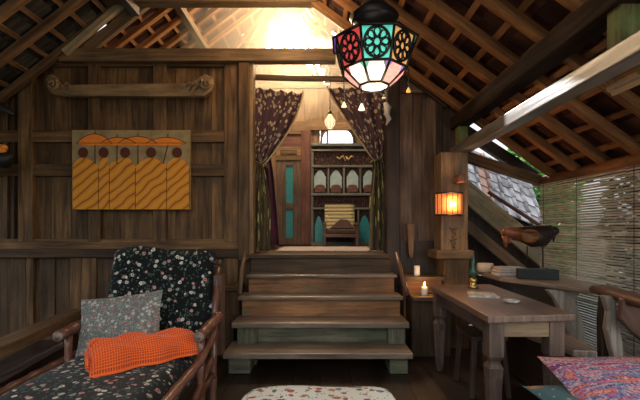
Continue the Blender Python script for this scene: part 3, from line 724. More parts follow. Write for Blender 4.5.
# ------------------------------------------------------------ steps
st = thing('wooden_steps', (-.02, 4.0, 0), 'wide weathered wooden steps with four treads rising to the curtained doorway', 'steps')
tr = [(-.820, .785, 3.37, .20, .05), (-.80, .81, 3.62, .40, .05), (-.79, .80, 3.84, .60, .035), (-.745, .785, 4.05, .785, .03)]
nxt = [3.62, 3.84, 4.05, 4.22]
for i, (a, b, y, z, th_) in enumerate(tr):
    mb = MB(); mb.box(a, b, y, nxt[i]+(.14 if i < 2 else .08), z-th_, z); make('tread', mb, M['step'], st, bevel=.007)
mb = MB(); mb.box(-.76, .735, 4.22, 4.66, .94, .98); make('landing_edge', mb, M['wall_dark'], st, bevel=.006)
mb = MB(); mb.box(-.72, .78, 3.72, 3.75, .20, .35); make('riser', mb, M['mossy'], st, bevel=.004)
for (a, b, y, z0, z1, m) in ((-.76, .78, 3.90, .40, .565, 'riser'), (-.73, .76, 4.10, .60, .755, 'riser'), (-.74, .75, 4.26, .785, .94, 'wall_dark')):
    mb = MB(); mb.box(a, b, y, y+.025, z0, z1); make('riser', mb, M[m], st)
for (a, b, y0, y1, z1) in ((-.79, -.60, 3.44, 3.7, .15), (.60, .76, 3.44, 3.7, .15), (-.76, -.58, 3.66, 3.78, .35), (.62, .78, 3.66, 3.78, .35)):
    mb = MB(); mb.box(a, b, y0, y1, 0, z1); make('support_block', mb, M['mossy'], st, bevel=.012)
# side rails
for lab, pts in (('thin slanting side pole left of the steps', [(-.785, 4.20, 1.0), (-.79, 4.05, .84), (-.775, 3.87, .62)]), ('crooked slanting side branch right of the steps', [(.80, 4.18, 1.0), (.815, 4.06, .86), (.825, 3.97, .74), (.845, 3.86, .60)])):
    mb = MB(); mb.tube(pts, [.02, .024, .026, .028][:len(pts)] if len(pts) > 3 else [.02, .02, .02], 8)
    tag(make('side_pole', mb, M['armwood'] if 'right' in lab else M['bench']), lab, 'pole')
# left side base boards by the steps
mb = MB(); mb.box(-1.05, -.84, 4.20, 4.42, 0, .60, grain='z'); mb.box(-1.07, -.83, 4.15, 4.42, .60, .66)
ms('trim_3', mb, M['wall'], 'low timber block between the panelled wall and the steps', 'trim', bevel=.01)
mb = MB(); mb.box(-1.15, -.84, 3.9, 4.12, 0, .36, grain='z'); ms('trim_4', mb, M['wall_dark'], 'lower dark wooden block beside the second step', 'trim', bevel=.01)
# right side ledges with candles
lg = thing('candle_ledge', (1.1, 4.2, 0), 'stepped side ledge holding the candles right of the steps', 'ledge')
mb = MB(); mb.box(.87, 1.28, 4.10, 4.46, .72, .76); make('ledge_board', mb, M['tie'], lg, bevel=.006)
mb = MB(); mb.box(.88, 1.28, 4.20, 4.46, 0, .72, grain='x'); make('ledge_panel', mb, M['riser'], lg)
mb = MB(); mb.box(.90, 1.28, 3.86, 4.12, .55, .59); make('ledge_board', mb, M['tie'], lg, bevel=.006)
mb = MB(); mb.box(.90, 1.28, 3.92, 4.19, 0, .55, grain='z'); make('ledge_panel', mb, M['wall_dark'], lg)
for (x, y, z, h, lit, lab) in ((X(417, 4.2), 4.20, .76, .105, False, 'unlit white pillar candle on the upper ledge right of the steps'), (X(424, 4.0), 3.98, .59, .085, True, 'burning short white candle on the lower ledge right of the steps')):
    c = thing('candle', (x, y, z), lab, 'candle')
    mb = MB(); mb.lathe([(.026, 0), (.03, .004), (.03, h-.006), (.024, h), (.01, h-.004)], (x, y, z), 16); make('wax_body', mb, M['wax'], c)
    mb = MB(); mb.tube([(x, y, z+h-.004), (x+.002, y, z+h+.012)], .002, 5); make('wick', mb, M['black'], c)
    if lit:
        mb = MB(); mb.lathe([(.002, 0), (.009, .012), (.006, .028), (.001, .042)], (x, y, z+h+.006), 10); make('flame', mb, M['flame'], c)
        light('candle_light', 'POINT', (x, y-.01, z+h+.05), 1.2, (1, .5, .2), .02)
# hanging carved tag on the right wall
mb = MB(); mb.prism([U(407, 224, 4.42), U(415, 224, 4.42), U(413, 256, 4.42), (U(411, 259, 4.42)), U(409, 254, 4.42)], (0, .03, 0)); mb.tube([U(411, 224, 4.43), U(411, 214, 4.47)], .004, 5)
tag(make('wall_sheath', mb, M['riser'], bevel=.006), 'long narrow reddish wooden sheath hanging on the dark wall above the candles', 'ornament')

# wall lantern (sconce)
sc_ = thing('wall_sconce', U(450.5, 215, 4.1), 'half-round orange glowing wall lantern with dark slats on the post', 'lamp')
cx, cyy = X(450.5, 4.1), 4.16; rr = .135; z0, z1 = Z(215, 4.1), Z(193, 4.1)
def half(u, v):
    a = math.pi*(1+u); return Vector((cx+rr*math.cos(a), cyy+rr*math.sin(a)*.9, z0+.01+(z1-z0-.02)*v))
mb = MB(); mb.grid(half, 24, 4, .4, .2); make('lamp_shade', mb, M['shade'], sc_, solid=.004)
for z in (z0, z1):
    mb = MB(); mb.tube([(cx+(rr+.006)*math.cos(math.pi*(1+k/14)), cyy+(rr+.006)*math.sin(math.pi*(1+k/14))*.9, z) for k in range(15)], .008, 6); make('rim', mb, M['iron'], sc_)
for k in range(1, 8):
    a = math.pi*(1+k/8); p = Vector((cx+(rr+.006)*math.cos(a), cyy+(rr+.006)*math.sin(a)*.9, 0))
    mb = MB(); mb.tube([p+Vector((0, 0, z0)), p+Vector((0, 0, z1))], .0035, 5); make('slat', mb, M['iron'], sc_)
m, t, b, N, L = base_mat('bulb_glow'); b.inputs['Emission Color'].default_value = (1, .72, .4, 1); b.inputs['Emission Strength'].default_value = 9
M['bulb'] = m
mb = MB(); mb.sphere((cx+.01, cyy-.135, z0+.105), .02, n=10, m=7); make('bulb', mb, M['bulb'], sc_)
light('sconce_light', 'POINT', (cx, cyy-.2, (z0+z1)/2), 5.5, (1, .5, .2), .05)

# ------------------------------------------------------------ neighbouring roof, braces, greenery outside
e_ = Vector((1, 0, -.42)).normalized(); d_ = Vector((-.17, -.7, -.72)).normalized()
nb = thing('neighbour_roof', U(500, 230, 6.0), 'weathered grey and pink tiled roof of the next building outside', 'roof', kind='structure')
O = U(440, 138, 6.6); nn = d_.cross(e_); nn = nn if nn.z > 0 else -nn
for i in range(8):
    mb = MB(); mm = M['tile_out_red'] if i == 3 else M['tile_out']
    for j in range(6):
        c = O+e_*(i*.19+.1)+d_*(j*.22+.1)+nn*(.02)
        q = []
        dd = (d_+nn*.08).normalized()
        mb.obox(c, dd*.125, e_*.082, nn*.008)
        mb.tube([c-dd*.12+e_*.085+nn*.01, c+dd*.12+e_*.085+nn*.015], .03, 8)
    make('tile_column', mb, mm, nb)
mb = MB(); mb.prism([O-nn*.02-e_*.1, O-nn*.02+e_*1.55, O-nn*.02+e_*1.55+d_*1.35, O-nn*.02-e_*.1+d_*1.35], -nn*.03); make('roof_deck', mb, M['beam'], nb)
for (a, b, w, yy, m, lab) in ((U(462, 188, 5), U(550, 262, 5), .25, 5.0, 'barge', 'broad pale weathered board slanting down right behind the post'), (U(462, 222, 4.9), U(528, 276, 4.9), .13, 4.9, 'bench', 'narrower brown slanting board below the broad one'), (U(484, 193, 5.05), U(541, 230, 5.05), .035, 4.92, 'redwood', 'thin reddish edging strip on top of the broad slanting board')):
    a.y = b.y = yy; mb = MB(); mb.beam(a, b, .05, w); ms('slanting_board', mb, M[m], lab, 'beam', bevel=.008)
mb = MB(); mb.prism([(1.6, 5.25, 0), (3.0, 5.25, 0), (3.0, 5.25, .95), (1.6, 5.25, 2.0)], (0, .05, 0), grain=(0, 0, 1))
ms('wall_far', mb, M['beam'], 'dark boards closing the space behind the slanting timbers', 'wall')

def shrub(x, y, z0, h, w, n, mat, lab, size=.10, flowers=0):
    s = thing('shrub', (x, y, z0), lab, 'shrub', 'shrubs outside the blind')
    rr_ = random.Random(int(x*100+y*10))
    for (nm, cnt, mt, sz) in (('foliage', n, mat, size), ('blossoms', flowers, M['flower'], .06)):
        if not cnt: continue
        mb = MB()
        for k in range(cnt):
            a = rr_.uniform(0, 6.283); q = rr_.random()**.4; zz = rr_.uniform(-1, 1)
            c = Vector((x+w*q*math.cos(a)*math.sqrt(1-zz*zz*.8), y+w*q*math.sin(a)*math.sqrt(1-zz*zz*.8), z0+h/2*(1+zz)))
            d = Vector((rr_.uniform(-1, 1), rr_.uniform(-1, 1), rr_.uniform(-.7, .7))).normalized(); u = d.cross(Vector((rr_.uniform(-1, 1), rr_.uniform(-1, 1), 1))).normalized()
            L_ = sz*rr_.uniform(.7, 1.4)
            mb.raw([c-d*L_, c+u*L_*.4, c+d*L_, c-u*L_*.4], [(0, 1, 2, 3)], [[(0, 0), (1, 0), (1, 1), (0, 1)]], rnd=rr_.random())
        make(nm, mb, mt, s)
    mb = MB(); mb.tube([(x, y, z0), (x+.05, y, z0+h*.4), (x, y, z0+h*.8)], [.04, .03, .015], 6); make('stem', mb, M['bench'], s)
ZG = -.05
shrub(3.72, 6.6, ZG, 3.0, .46, 2600, M['leaf'], 'bright green leafy shrub beside the corner of the neighbouring roof', .09)
shrub(3.75, 4.5, ZG, 2.6, .5, 1300, M['leafdark'], 'dark leafy shrub behind the far end of the bamboo blind', .1)
shrub(4.1, 3.4, ZG, 2.5, .5, 1100, M['leafdark'], 'shrub with red blossoms glimpsed through the middle of the blind', .1, 70)
shrub(3.8, 2.3, ZG, 2.3, .5, 1000, M['leafdark'], 'dark shrub behind the blind at the right edge', .1, 30)
shrub(4.5, 8.2, ZG, 3.6, .75, 2200, M['leaf'], 'tall light green shrub farthest away outside', .12)
mb = MB(); mb.box(5.0, 5.08, -1.5, 6.2, ZG-.02, 2.7)
ms('wall_garden', mb, M['mossy'], 'mossy garden wall seen faintly through the bamboo blind', 'wall')

# bamboo blind
bl = thing('bamboo_blind', (2.52, 2.6, .12), 'large bamboo slat blind hanging from the eave on the right', 'blind')
mb = MB(); z = .14
while z < 1.78:
    for (ya, yb) in ((.55, 1.9), (1.9, 3.3), (3.3, 4.58)):
        mb.obox((2.52+R.uniform(-.003, .003), (ya+yb)/2, z+R.uniform(-.002, .002)), Vector((0, (yb-ya)/2, R.uniform(-.003, .003))), Vector((.003, 0, 0)), Vector((0, 0, .0083)))
    z += .0245
make('slats', mb, M['blind'], bl)
for y in (.8, 1.6, 2.4, 3.2, 3.92, 4.5):
    mb = MB(); mb.box(2.510, 2.513, y-.003, y+.003, .13, 1.80); make('string', mb, M['armwood'], bl)

# ------------------------------------------------------------ painting
YP = YW-.07
pa = thing('painting', U(131, 209, YP), 'wide ochre painting of five robed figures seen from behind under orange umbrellas', 'painting')
mb = MB(); mb.pbox(72, 190, 130, 209.5, YP, .04, rnd=.5); make('canvas', mb, M['canvas'], pa, bevel=.003)
figs = [(83, 72.8, 98.5), (103.5, 98.5, 109.3), (125, 109.3, 135.3), (151, 135.3, 166.7), (177, 166.7, 189.2)]
for i, (hx, a, b) in enumerate(figs):
    sh = 163; nk = 158
    pts = [U(a, 209.2, YP-.004), U(b, 209.2, YP-.004), U(b, sh+4, YP-.004), U(b-2, sh, YP-.004), U(hx+5, nk+1, YP-.004), U(hx, nk-1, YP-.004), U(hx-5, nk+1, YP-.004), U(a+1.5, sh, YP-.004), U(a, sh+4, YP-.004)]
    mb = MB(); mb.prism(pts, (0, .003, 0), grain=(1, 0, 0)); make('painted_robe', mb, M['robe'], pa)
    mb = MB(); mb.tube([U(b, 209, YP-.005), U(b, 168, YP-.005)], .003, 4); make('robe_outline', mb, M['skin'], pa)
    mb = MB(); mb.prism([U(hx+(5 if True else 0)*math.cos(k*math.pi/8), 152.5+5.4*math.sin(k*math.pi/8), YP-.006) for k in range(16)], (0, .003, 0)); make('painted_head', mb, M['skin'], pa)
for (hx, a, b, top, lean) in ((95, 77, 112, 133.5, 0), (117, 100, 136, 137, 0), (138, 118, 157, 136, 0), (168, 146, 186, 137, -5)):
    n = 10; pts = [U(a+(b-a)*k/n, 144.5+1.2*math.sin(math.pi*k/n)-(1.8 if k in (0, 10) else 0), YP-.005-.001*hx/100) for k in range(n+1)]
    pts += [U(b-(b-a)*k/n, 143.3-(143-top)*math.sin(math.pi*k/n)**.8, YP-.005-.001*hx/100) for k in range(n+1)]
    mb = MB(); mb.prism(pts, (0, .002, 0)); make('painted_umbrella', mb, M['umb'], pa)
    mb = MB(); mb.tube([p-Vector((0, .001, 0)) for p in pts[n+1:]], .0035, 4); make('umbrella_outline', mb, M['skin'], pa)
    mb = MB(); mb.tube([U(hx, top-3, YP-.009), U(hx, top, YP-.009)], .004, 4); make('painted_tip', mb, M['skin'], pa); mb = MB(); mb.tube([U(hx, 145, YP-.008), U(hx+lean, 164, YP-.008)], .005, 4); make('painted_handle', mb, M['skin'], pa)

# carved naga board
cv = thing('carved_board', U(129, 97, 4.38), 'long carved board with scrolled ends mounted above the painting', 'carving')
mb = MB(); ya = 4.40
pts = [(56, 84), (70, 84.5), (188, 82.5), (197, 79), (200, 76), (206, 74), (212, 77), (214, 84), (211, 91), (204, 96), (190, 96.5), (62, 95.5), (52, 94), (46, 88), (45, 80), (47, 75), (52, 73.5), (55, 78)]
mb.prism([U(x, y, ya) for x, y in pts], (0, .08, 0), grain=(1, 0, 0)); make('board', mb, M['carved'], cv, bevel=.012)
for cxp, s in ((206, 1), (52, -1)):
    mb = MB(); sp = []
    for k in range(22):
        a = k*.42; r = 6.2-k*.26
        sp.append(U(cxp+s*r*math.cos(a+2.2)*1.0, 84-r*math.sin(a+2.2), ya-.012))
    mb.tube(sp, .014, 6); make('scroll', mb, M['carved'], cv)
for s, xs in ((1, (190, 196)), (-1, (60, 67))):
    mb = MB()
    for x in xs: mb.tube([U(x-3, 86, ya-.006), U(x, 82, ya-.014), U(x+3, 86, ya-.006), U(x, 90, ya-.01)], .01, 6)
    make('leaf_carving', mb, M['carved'], cv)

# orange ornament at the left edge
og = thing('wall_ornament', U(3, 166, 4.2), 'dark carved ornament with bright orange crest at the left edge', 'ornament')
mb = MB(); mb.tube([U(-14, 150, 4.2), U(-4, 158, 4.2), U(5, 160, 4.2), U(13, 155, 4.2)], [.07, .11, .09, .03], 10); mb.tube([U(-4, 160, 4.2), U(-8, 160, YW)], .03, 8); make('body', mb, M['black'], og)
mb = MB(); mb.sphere(U(-1, 150, 4.18), .075, .05, .06); mb.sphere(U(4, 147.5, 4.18), .035, .04, .03); mb.sphere(U(-6, 146, 4.18), .045, .04, .04); make('crest', mb, M['orangefig'], og)
mb = MB(); mb.tube([U(-10, 104, 4.3), U(2, 108, 4.3), U(14, 115, 4.3)], [.06, .05, .012], 8); mb.tube([U(-8, 106, 4.3), U(-8, 106, YW)], .03, 8)
tag(make('wall_hook', mb, M['black']), 'dark curved hook-like carving above the orange ornament at left edge', 'ornament')

# ------------------------------------------------------------ curtains
def curtain(name, label, left):
    t = thing(name, U(262 if left else 380, 250, 4.72), label, 'curtain', 'doorway curtains')
    Yc = 4.78
    def up(u, v):
        if left:
            l = 249+8*max(0, (v-.75)/.25)**1.5; r = 303+2*v-43*(v**1.6) if v < 1 else 262
            top = 86+6*u+2.5*abs(math.sin(u*math.pi*5)); bot = 164+4*u
        else:
            l = 327+46*v**1.15; r = 389-7*max(0, (v-.7)/.3)**1.5
            top = 87+2.5*abs(math.sin(u*math.pi*5)); bot = 160+4*u
        x = l+(r-l)*u; y = top+(bot-top)*v
        amp = .05*(1-.55*v)
        return U(x, y, Yc+amp*math.sin(u*math.pi*9+v*1.2))
    mb = MB(); mb.grid(up, 60, 36, .75, .95); make('swag', mb, M['curtain'], t, solid=.006)
    def low(u, v):
        if left: l = 257-7*min(1, v*2.5)-1.5*v; r = 263+8*min(1, v*2)**.8-1*v
        else: l = 373.5-4*min(1, v*2); r = 382+8*min(1, v*2)**.8+1*v
        y0 = 165 if left else 160
        return U(l+(r-l)*u, y0+(250.5-y0)*v, Yc-.03+.035*math.sin(u*math.pi*7+v*2))
    mb = MB(); mb.grid(low, 40, 40, .45, 1.0); make('tail', mb, M['curtain_low'], t, solid=.006)
    x, y = (260, 165) if left else (378, 161)
    mb = MB(); mb.tube([U(x+7*math.cos(a), y+2.5*math.sin(a)*.6+ (2*math.cos(a) if left else -2*math.cos(a)), Yc-.02+.07*math.sin(a)) for a in [k*math.pi/8 for k in range(17)]], .014, 6); make('tieback', mb, M['curtain_low'], t)
    ed = [up(1.0 if left else 0.0, v/20)-Vector((0, .03, 0)) for v in range(21)]
    mb = MB(); mb.tube(ed, .011, 6); make('gold_edging', mb, M['gold'], t)
curtain('curtain', 'dark gold-printed curtain gathered to the left door jamb', True)
curtain('curtain', 'dark gold-printed curtain gathered to the right of the doorway', False)
mb = MB(); mb.tube([U(243, 77, 4.74), U(300, 78.5, 4.74), U(395, 80, 4.74)], .035, 10)
tag(make('curtain_rod', mb, M['carved']), 'round wooden rod above both curtains in the doorway', 'rod')
mb = MB(); mb.grid(lambda u, v: U(262+(6+9*v**.5)*u+2*v, 150+95*v, 5.3+.05*math.sin(u*9)), 24, 12, .3, 1)
tag(make('purple_drape', mb, M['purple'], solid=.006), 'dark purple cloth hanging behind the left curtain', 'cloth')
mb = MB(); mb.box(X(264, 5.6), X(276, 5.6), 5.5, 5.75, .98, 1.42); mb.box(X(263.5, 5.6), X(276.5, 5.6), 5.49, 5.76, 1.42, 1.45)
tag(make('wooden_box', mb, M['tie'], bevel=.006), 'tall brown box on the inner floor beside the purple cloth', 'box')

# carved white ornament by right curtain
mb = MB(); mb.tube([U(385, 103, 4.42), U(388, 108, 4.40), U(386.5, 114, 4.40), U(389, 119, 4.41), U(386, 125, 4.42)], [.02, .045, .035, .03, .01], 8)
tag(make('carved_mask', mb, M['white']), 'small whitish carved figure on the right door jamb', 'ornament')

# ------------------------------------------------------------ lanterns
def small_lamp(px, py, Y, r, label, glow, top_y=None, kind='jar'):
    p = U(px, py, Y); t = thing('hanging_lamp', p, label, 'lamp', 'small lamps hanging in the doorway')
    h = r*2.6
    mb = MB(); mb.lathe([(r*.45, 0), (r*.95, h*.3), (r, h*.6), (r*.5, h*.92), (r*.35, h)], p, 12); make('glass_body', mb, glow, t)
    for k in range(8):
        a = k*math.pi/4; mb = MB(); mb.tube([p+Vector((rr2*1.05*math.cos(a), rr2*1.05*math.sin(a), z)) for rr2, z in ((r*.45, 0), (r*.95, h*.3), (r, h*.6), (r*.5, h*.92))], .003, 4); make('wire_rib', mb, M['redwood'], t)
    mb = MB(); mb.lathe([(r*.4, h), (r*.45, h*1.08), (r*.1, h*1.3)], p, 10); make('cap', mb, M['iron'], t)
    zt = Z(top_y, Y) if top_y is not None else p.z+.8
    mb = MB(); mb.tube([p+Vector((0, 0, h*1.25)), Vector((p.x, p.y, zt))], .004, 5); make('cord', mb, M['iron'], t)
G_warm = glass_panel('warm_lamp_glass', (1, .62, .36), 1.3)
small_lamp(330, 128.5, 4.6, .062, 'small ribbed glowing glass lamp hanging in the doorway', G_warm, 60)
def bell(px, py, Y, s, label, mat, topy):
    p = U(px, py, Y); t = thing('hanging_bell', p, label, 'pendant', 'little pendants under the lantern')
    mb = MB(); mb.lathe([(s, 0), (s*.9, s*.2), (s*.45, s*1.3), (s*.15, s*1.8)], p, 6, smooth=False); make('bell_body', mb, mat, t)
    mb = MB(); mb.tube([p+Vector((0, 0, s*1.7)), U(px, topy, Y)], .003, 4); make('cord', mb, M['iron'], t)

lt = thing('moroccan_lantern', U(374, 92, 2.6), 'large octagonal coloured glass lantern hanging at top centre', 'lamp')
LC = Vector((X(374, 2.6), 2.6, 0)); rot0 = -math.pi/2-math.radians(22.5)+math.radians(-3)
def ring(r, z, n=8): return [LC+Vector((r*math.cos(rot0+2*math.pi*k/n), r*math.sin(rot0+2*math.pi*k/n), z)) for k in range(n)]
zt, zm, zb = Z(27, 2.40), Z(59, 2.40), Z(81, 2.50)
rT, rM, rB = .262, .212, .10
cols = [(.12, .85, .62), (1, .50, .16), (.95, .36, .08), (.5, .3, .9), (.2, .8, .5), (.9, .2, .2), (.45, .22, .80), (.95, .10, .09)]
top = ring(rT, zt); mid = ring(rM, zm); bot = ring(rB, zb)
G_white = glass_panel('clear_lit_glass', (1, .82, .64), 1.25)
G_pink = glass_panel('pink_lit_glass', (1, .42, .34), .9)
for k in range(8):
    a, b = top[k], top[(k+1) % 8]; c, d = mid[(k+1) % 8], mid[k]
    n_ = (b-a).cross(d-a).normalized(); cen = (a+b+c+d)/4
    if n_.dot(cen-LC-Vector((0, 0, cen.z))) < 0: n_ = -n_
    sh = lambda p, f: cen+(p-cen)*f
    mb = MB(); mb.prism([sh(a, .97), sh(b, .97), sh(c, .97), sh(d, .97)], -n_*.006)
    g = glass_panel('coloured_glass', cols[k], .42)
    pnl = make('glass_panel', mb, g, lt)
    ex = (b-a).normalized(); ey = n_.cross(ex).normalized(); w = (mid[0]-mid[1]).length*.47
    mb = MB()
    c0 = cen+n_*.006
    P = lambda r_, an: c0+ex*(r_*math.cos(an))+ey*(r_*math.sin(an)*1.12)
    mb.tube([P(w, 2*math.pi*j/24) for j in range(25)], .009, 5)
    for j in range(8):
        an = 2*math.pi*j/8
        for s in (-1, 1):
            mb.tube([P(w*.25, an), P(w*.55, an+s*.34), P(w*.8, an+s*.3), P(w*.97, an)], .0062, 4)
    mb.tube([P(w*.27, 2*math.pi*j/8) for j in range(9)], .004, 4)
    make('tracery', mb, M['iron'], pnl)
    # lower glass: hexagon facet
    e1, e2 = mid[k], mid[(k+1) % 8]; f1, f2 = bot[k], bot[(k+1) % 8]
    p = [e1.lerp(e2, .26), e1.lerp(e2, .74), e2.lerp(f2, .40).lerp(e1.lerp(f1, .40), .06), f2.lerp(f1, .12), f1.lerp(f2, .12), e1.lerp(f1, .40).lerp(e2.lerp(f2, .40), .06)]
    n2 = (p[1]-p[0]).cross(p[3]-p[0]).normalized(); cc = sum(p, Vector())/6
    if n2.dot(cc-LC-Vector((0, 0, cc.z))) < 0: n2 = -n2
    mb = MB(); mb.prism(p, -n2*.005); make('lower_glass', mb, G_white if k in (0, 7, 4, 3) else G_pink, lt)
    mb = MB(); mb.tube([top[k], mid[k], bot[k]], .009, 6); make('frame_rib', mb, M['iron'], lt)
for pts, r in ((top, .011), (mid, .009), (bot, .009)):
    mb = MB(); mb.tube(pts+[pts[0]], r, 6); make('frame_ring', mb, M['iron'], lt)
up2 = ring(.19, zt+.04)
shc = [(.30, .12, .10), (.10, .30, .26), (.05, .30, .26), (.2, .1, .3), (.1, .3, .2), (.3, .1, .1), (.40, .20, .75), (.42, .22, .78)]
lip = ring(.285, zt-.012)
for k in range(8):
    mb = MB(); mb.prism([lip[k], lip[(k+1) % 8], up2[(k+1) % 8], up2[k]], (0, 0, .006)); make('shoulder_panel', mb, glass_panel('shoulder_glass', shc[k], .35), lt)
mb = MB(); mb.tube(lip+[lip[0]], .008, 6); make('frame_ring', mb, M['iron'], lt)
mb = MB(); mb.lathe([(.19, zt+.03), (.155, zt+.05), (.13, zt+.08), (.135, zt+.13), (.16, zt+.16), (.11, zt+.21), (.06, zt+.27), (.02, zt+.30)], LC, 24)
make('metal_dome', mb, M['iron'], lt)
mb = MB(); mb.lathe([(.10, zt+.12), (.145, zt+.135), (.145, zt+.15), (.1, zt+.16)], LC, 24); make('dome_rim', mb, M['iron'], lt)
mb = MB(); mb.tube([LC+Vector((0, 0, zt+.28)), LC+Vector((0, 0, 3.44))], .008, 6); make('chain', mb, M['iron'], lt)
mb = MB(); mb.prism([LC+Vector((.09*math.cos(k*math.pi/4), .09*math.sin(k*math.pi/4), zb)) for k in range(8)], (0, 0, .005)); make('base_glass', mb, G_white, lt)
light('moroccan_light', 'POINT', (LC.x, LC.y, zb-.12), 3.0, (1, .75, .5), .1)
bell(344, 107, 2.48, .018, 'pale green little bell below the left side of the coloured lantern', G_warm, 68)
bell(361.5, 110, 2.45, .022, 'white little bell nearest the middle below the coloured lantern', G_white, 86)
bell(408.5, 92, 2.5, .016, 'amber drop pendant below the right side of the coloured lantern', glass_panel('amber_drop', (.9, .5, .12), .6), 68)
bell(384, 98, 2.45, .014, 'small dark pendant right of the white bell under the lantern', M['gold'], 86)

# ------------------------------------------------------------ table at right
tb = thing('wooden_table', (1.23, 2.95, 0), 'sturdy old wooden table with carved tapering legs at the right', 'table')
TZ = .745
mb = MB(); mb.prism([(.965, 2.30, TZ-.045), (1.51, 2.36, TZ-.045), (1.56, 3.66, TZ-.045), (.985, 3.62, TZ-.045)], (0, 0, .045), grain=(0, 1, 0)); make('tabletop', mb, M['table'], tb, bevel=.008)
def tleg(x, y, s=.04):
    mb = MB(); prof = [(.6*s, 0), (.75*s, .06), (1.05*s, .36), (1.15*s, .42), (.8*s, .445), (.8*s, .46), (1.2*s, .49), (1.2*s, TZ-.045)]
    vs = []
    n = 4
    def L4(prof):
        mb.lathe([(r*1.38, z) for r, z in prof], (0, 0, 0), 4, smooth=False)
    L4(prof)
    rotm = Matrix.Rotation(math.pi/4, 3, 'Z')
    mb.v = [rotm @ p + Vector((x, y, 0)) for p in mb.v]
    return mb
for (x, y) in ((1.04, 2.40), (1.415, 2.43), (1.05, 3.52), (1.48, 3.54)):
    make('leg', tleg(x, y), M['tableleg'], tb, bevel=.006)
mb = MB(); mb.box(1.08, 1.38, 2.39, 2.42, TZ-.145, TZ-.045); tag(make('apron', mb, M['lighttable'], tb, bevel=.004), 'lighter brown end apron')
mb = MB(); mb.box(1.03, 1.06, 2.44, 3.48, TZ-.15, TZ-.045); make('apron', mb, M['tableleg'], tb, bevel=.004)
mb = MB(); mb.box(1.42, 1.45, 2.47, 3.50, TZ-.15, TZ-.045); make('apron', mb, M['tableleg'], tb, bevel=.004)
# stool under table
so = thing('small_stool', (1.25, 3.05, 0), 'small stool with splayed legs tucked under the table', 'stool')
mb = MB(); mb.box(1.12, 1.39, 2.95, 3.3, .42, .45); make('seat', mb, M['beam'], so, bevel=.006)
for x, s in ((1.15, -.03), (1.36, .03)):
    for y, q in ((2.98, -.03), (3.27, .03)):
        mb = MB(); mb.beam((x+s, y+q, 0), (x, y, .42), .035, .035); make('leg', mb, M['beam'], so, bevel=.004)

# oil lamp
ox, oy = X(473, 3.42), 3.42
ol = thing('oil_lamp', (ox, oy, TZ), 'small brass oil lamp with dark glass chimney on the table', 'lamp')
mb = MB(); mb.lathe([(.035, 0), (.045, .006), (.04, .02), (.022, .035), (.03, .055), (.034, .07), (.022, .085), (.012, .09)], (ox, oy, TZ), 16); make('brass_base', mb, M['brass'], ol)
m, t, b, N, L = base_mat('dark_green_glass'); b.inputs['Base Color'].default_value = (.03, .09, .05, 1); b.inputs['Roughness'].default_value = .08; b.inputs['Alpha'].default_value = .75
mb = MB(); mb.lathe([(.018, .088), (.036, .115), (.038, .14), (.02, .185), (.014, .26), (.016, .27)], (ox, oy, TZ), 16); make('glass_chimney', mb, m, ol)
# papers on table
mb = MB(); mb.prism([(1.10, 2.95, TZ), (1.30, 2.90, TZ), (1.34, 3.10, TZ), (1.16, 3.16, TZ)], (0, 0, .012))
tag(make('magazine', mb, M['paper']), 'thin pale magazine lying on the table', 'magazine')
mb = MB(); mb.lathe([(.035, 0), (.05, .008), (.052, .02), (.045, .02), (.03, .008)], (1.30, 2.72, TZ), 16)
tag(make('ashtray', mb, M['paper']), 'small grey dish on the table nearer the front edge', 'dish')

# shelf behind the table
SZ = .80
sh_ = thing('rustic_bench', (1.95, 3.6, 0), 'rustic timber bench with a wide backrest shelf behind the table', 'bench')
A = U(474, 266, 4.62); B = U(600, 292, 3.05)
mb = MB()
mb.prism([(X(476, 4.3), 4.32, SZ-.04), (X(500, 3.7), 3.72, SZ-.04), (1.93, 3.20, SZ-.04), (2.0, 3.0, SZ-.04), (2.14, 2.97, SZ-.04), (2.24, 3.05, SZ-.04), (2.30, 3.3, SZ-.04), (2.34, 4.4, SZ-.04), (1.8, 4.5, SZ-.04)], (0, 0, .04), grain=(0, 1, 0)); make('shelf_board', mb, M['shelf'], sh_, bevel=.012)
mb = MB()
pts = [U(548, 290, 3.25), U(556, 300, 3.25), U(566, 320, 3.25), U(571, 346, 3.25), U(586, 346, 3.25), U(583, 320, 3.25), U(575, 300, 3.25), U(584, 290, 3.25)]
mb.prism(pts, (0, .07, 0), grain=(0, 0, 1)); tag(make('curved_bracket', mb, M['greywood'], sh_, bevel=.012), 'pale curved bracket')
mb = MB(); mb.prism([(1.58, 3.0, .41), (1.66, 2.62, .41), (1.80, 2.60, .41), (1.85, 2.78, .41), (1.93, 4.1, .41), (1.62, 4.1, .41)], (0, 0, .045), grain=(0, 1, 0)); make('seat_board', mb, M['shelf'], sh_, bevel=.01)
mb = MB(); mb.box(1.98, 2.03, 3.3, 4.1, .42, .76, grain='y'); make('back_panel', mb, M['beam'], sh_)
mb = MB(); mb.beam(U(563, 318, 3.4), U(572, 352, 3.4), .03, .05); make('rear_strut', mb, M['beam'], sh_)
mb = MB(); mb.box(1.66, 1.72, 2.75, 4.05, 0.0, .41); make('skirt_board', mb, M['beam'], sh_, bevel=.008)
mb = MB(); mb.box(1.74, 1.80, 2.8, 2.88, 0, .41); make('leg', mb, M['beam'], sh_)
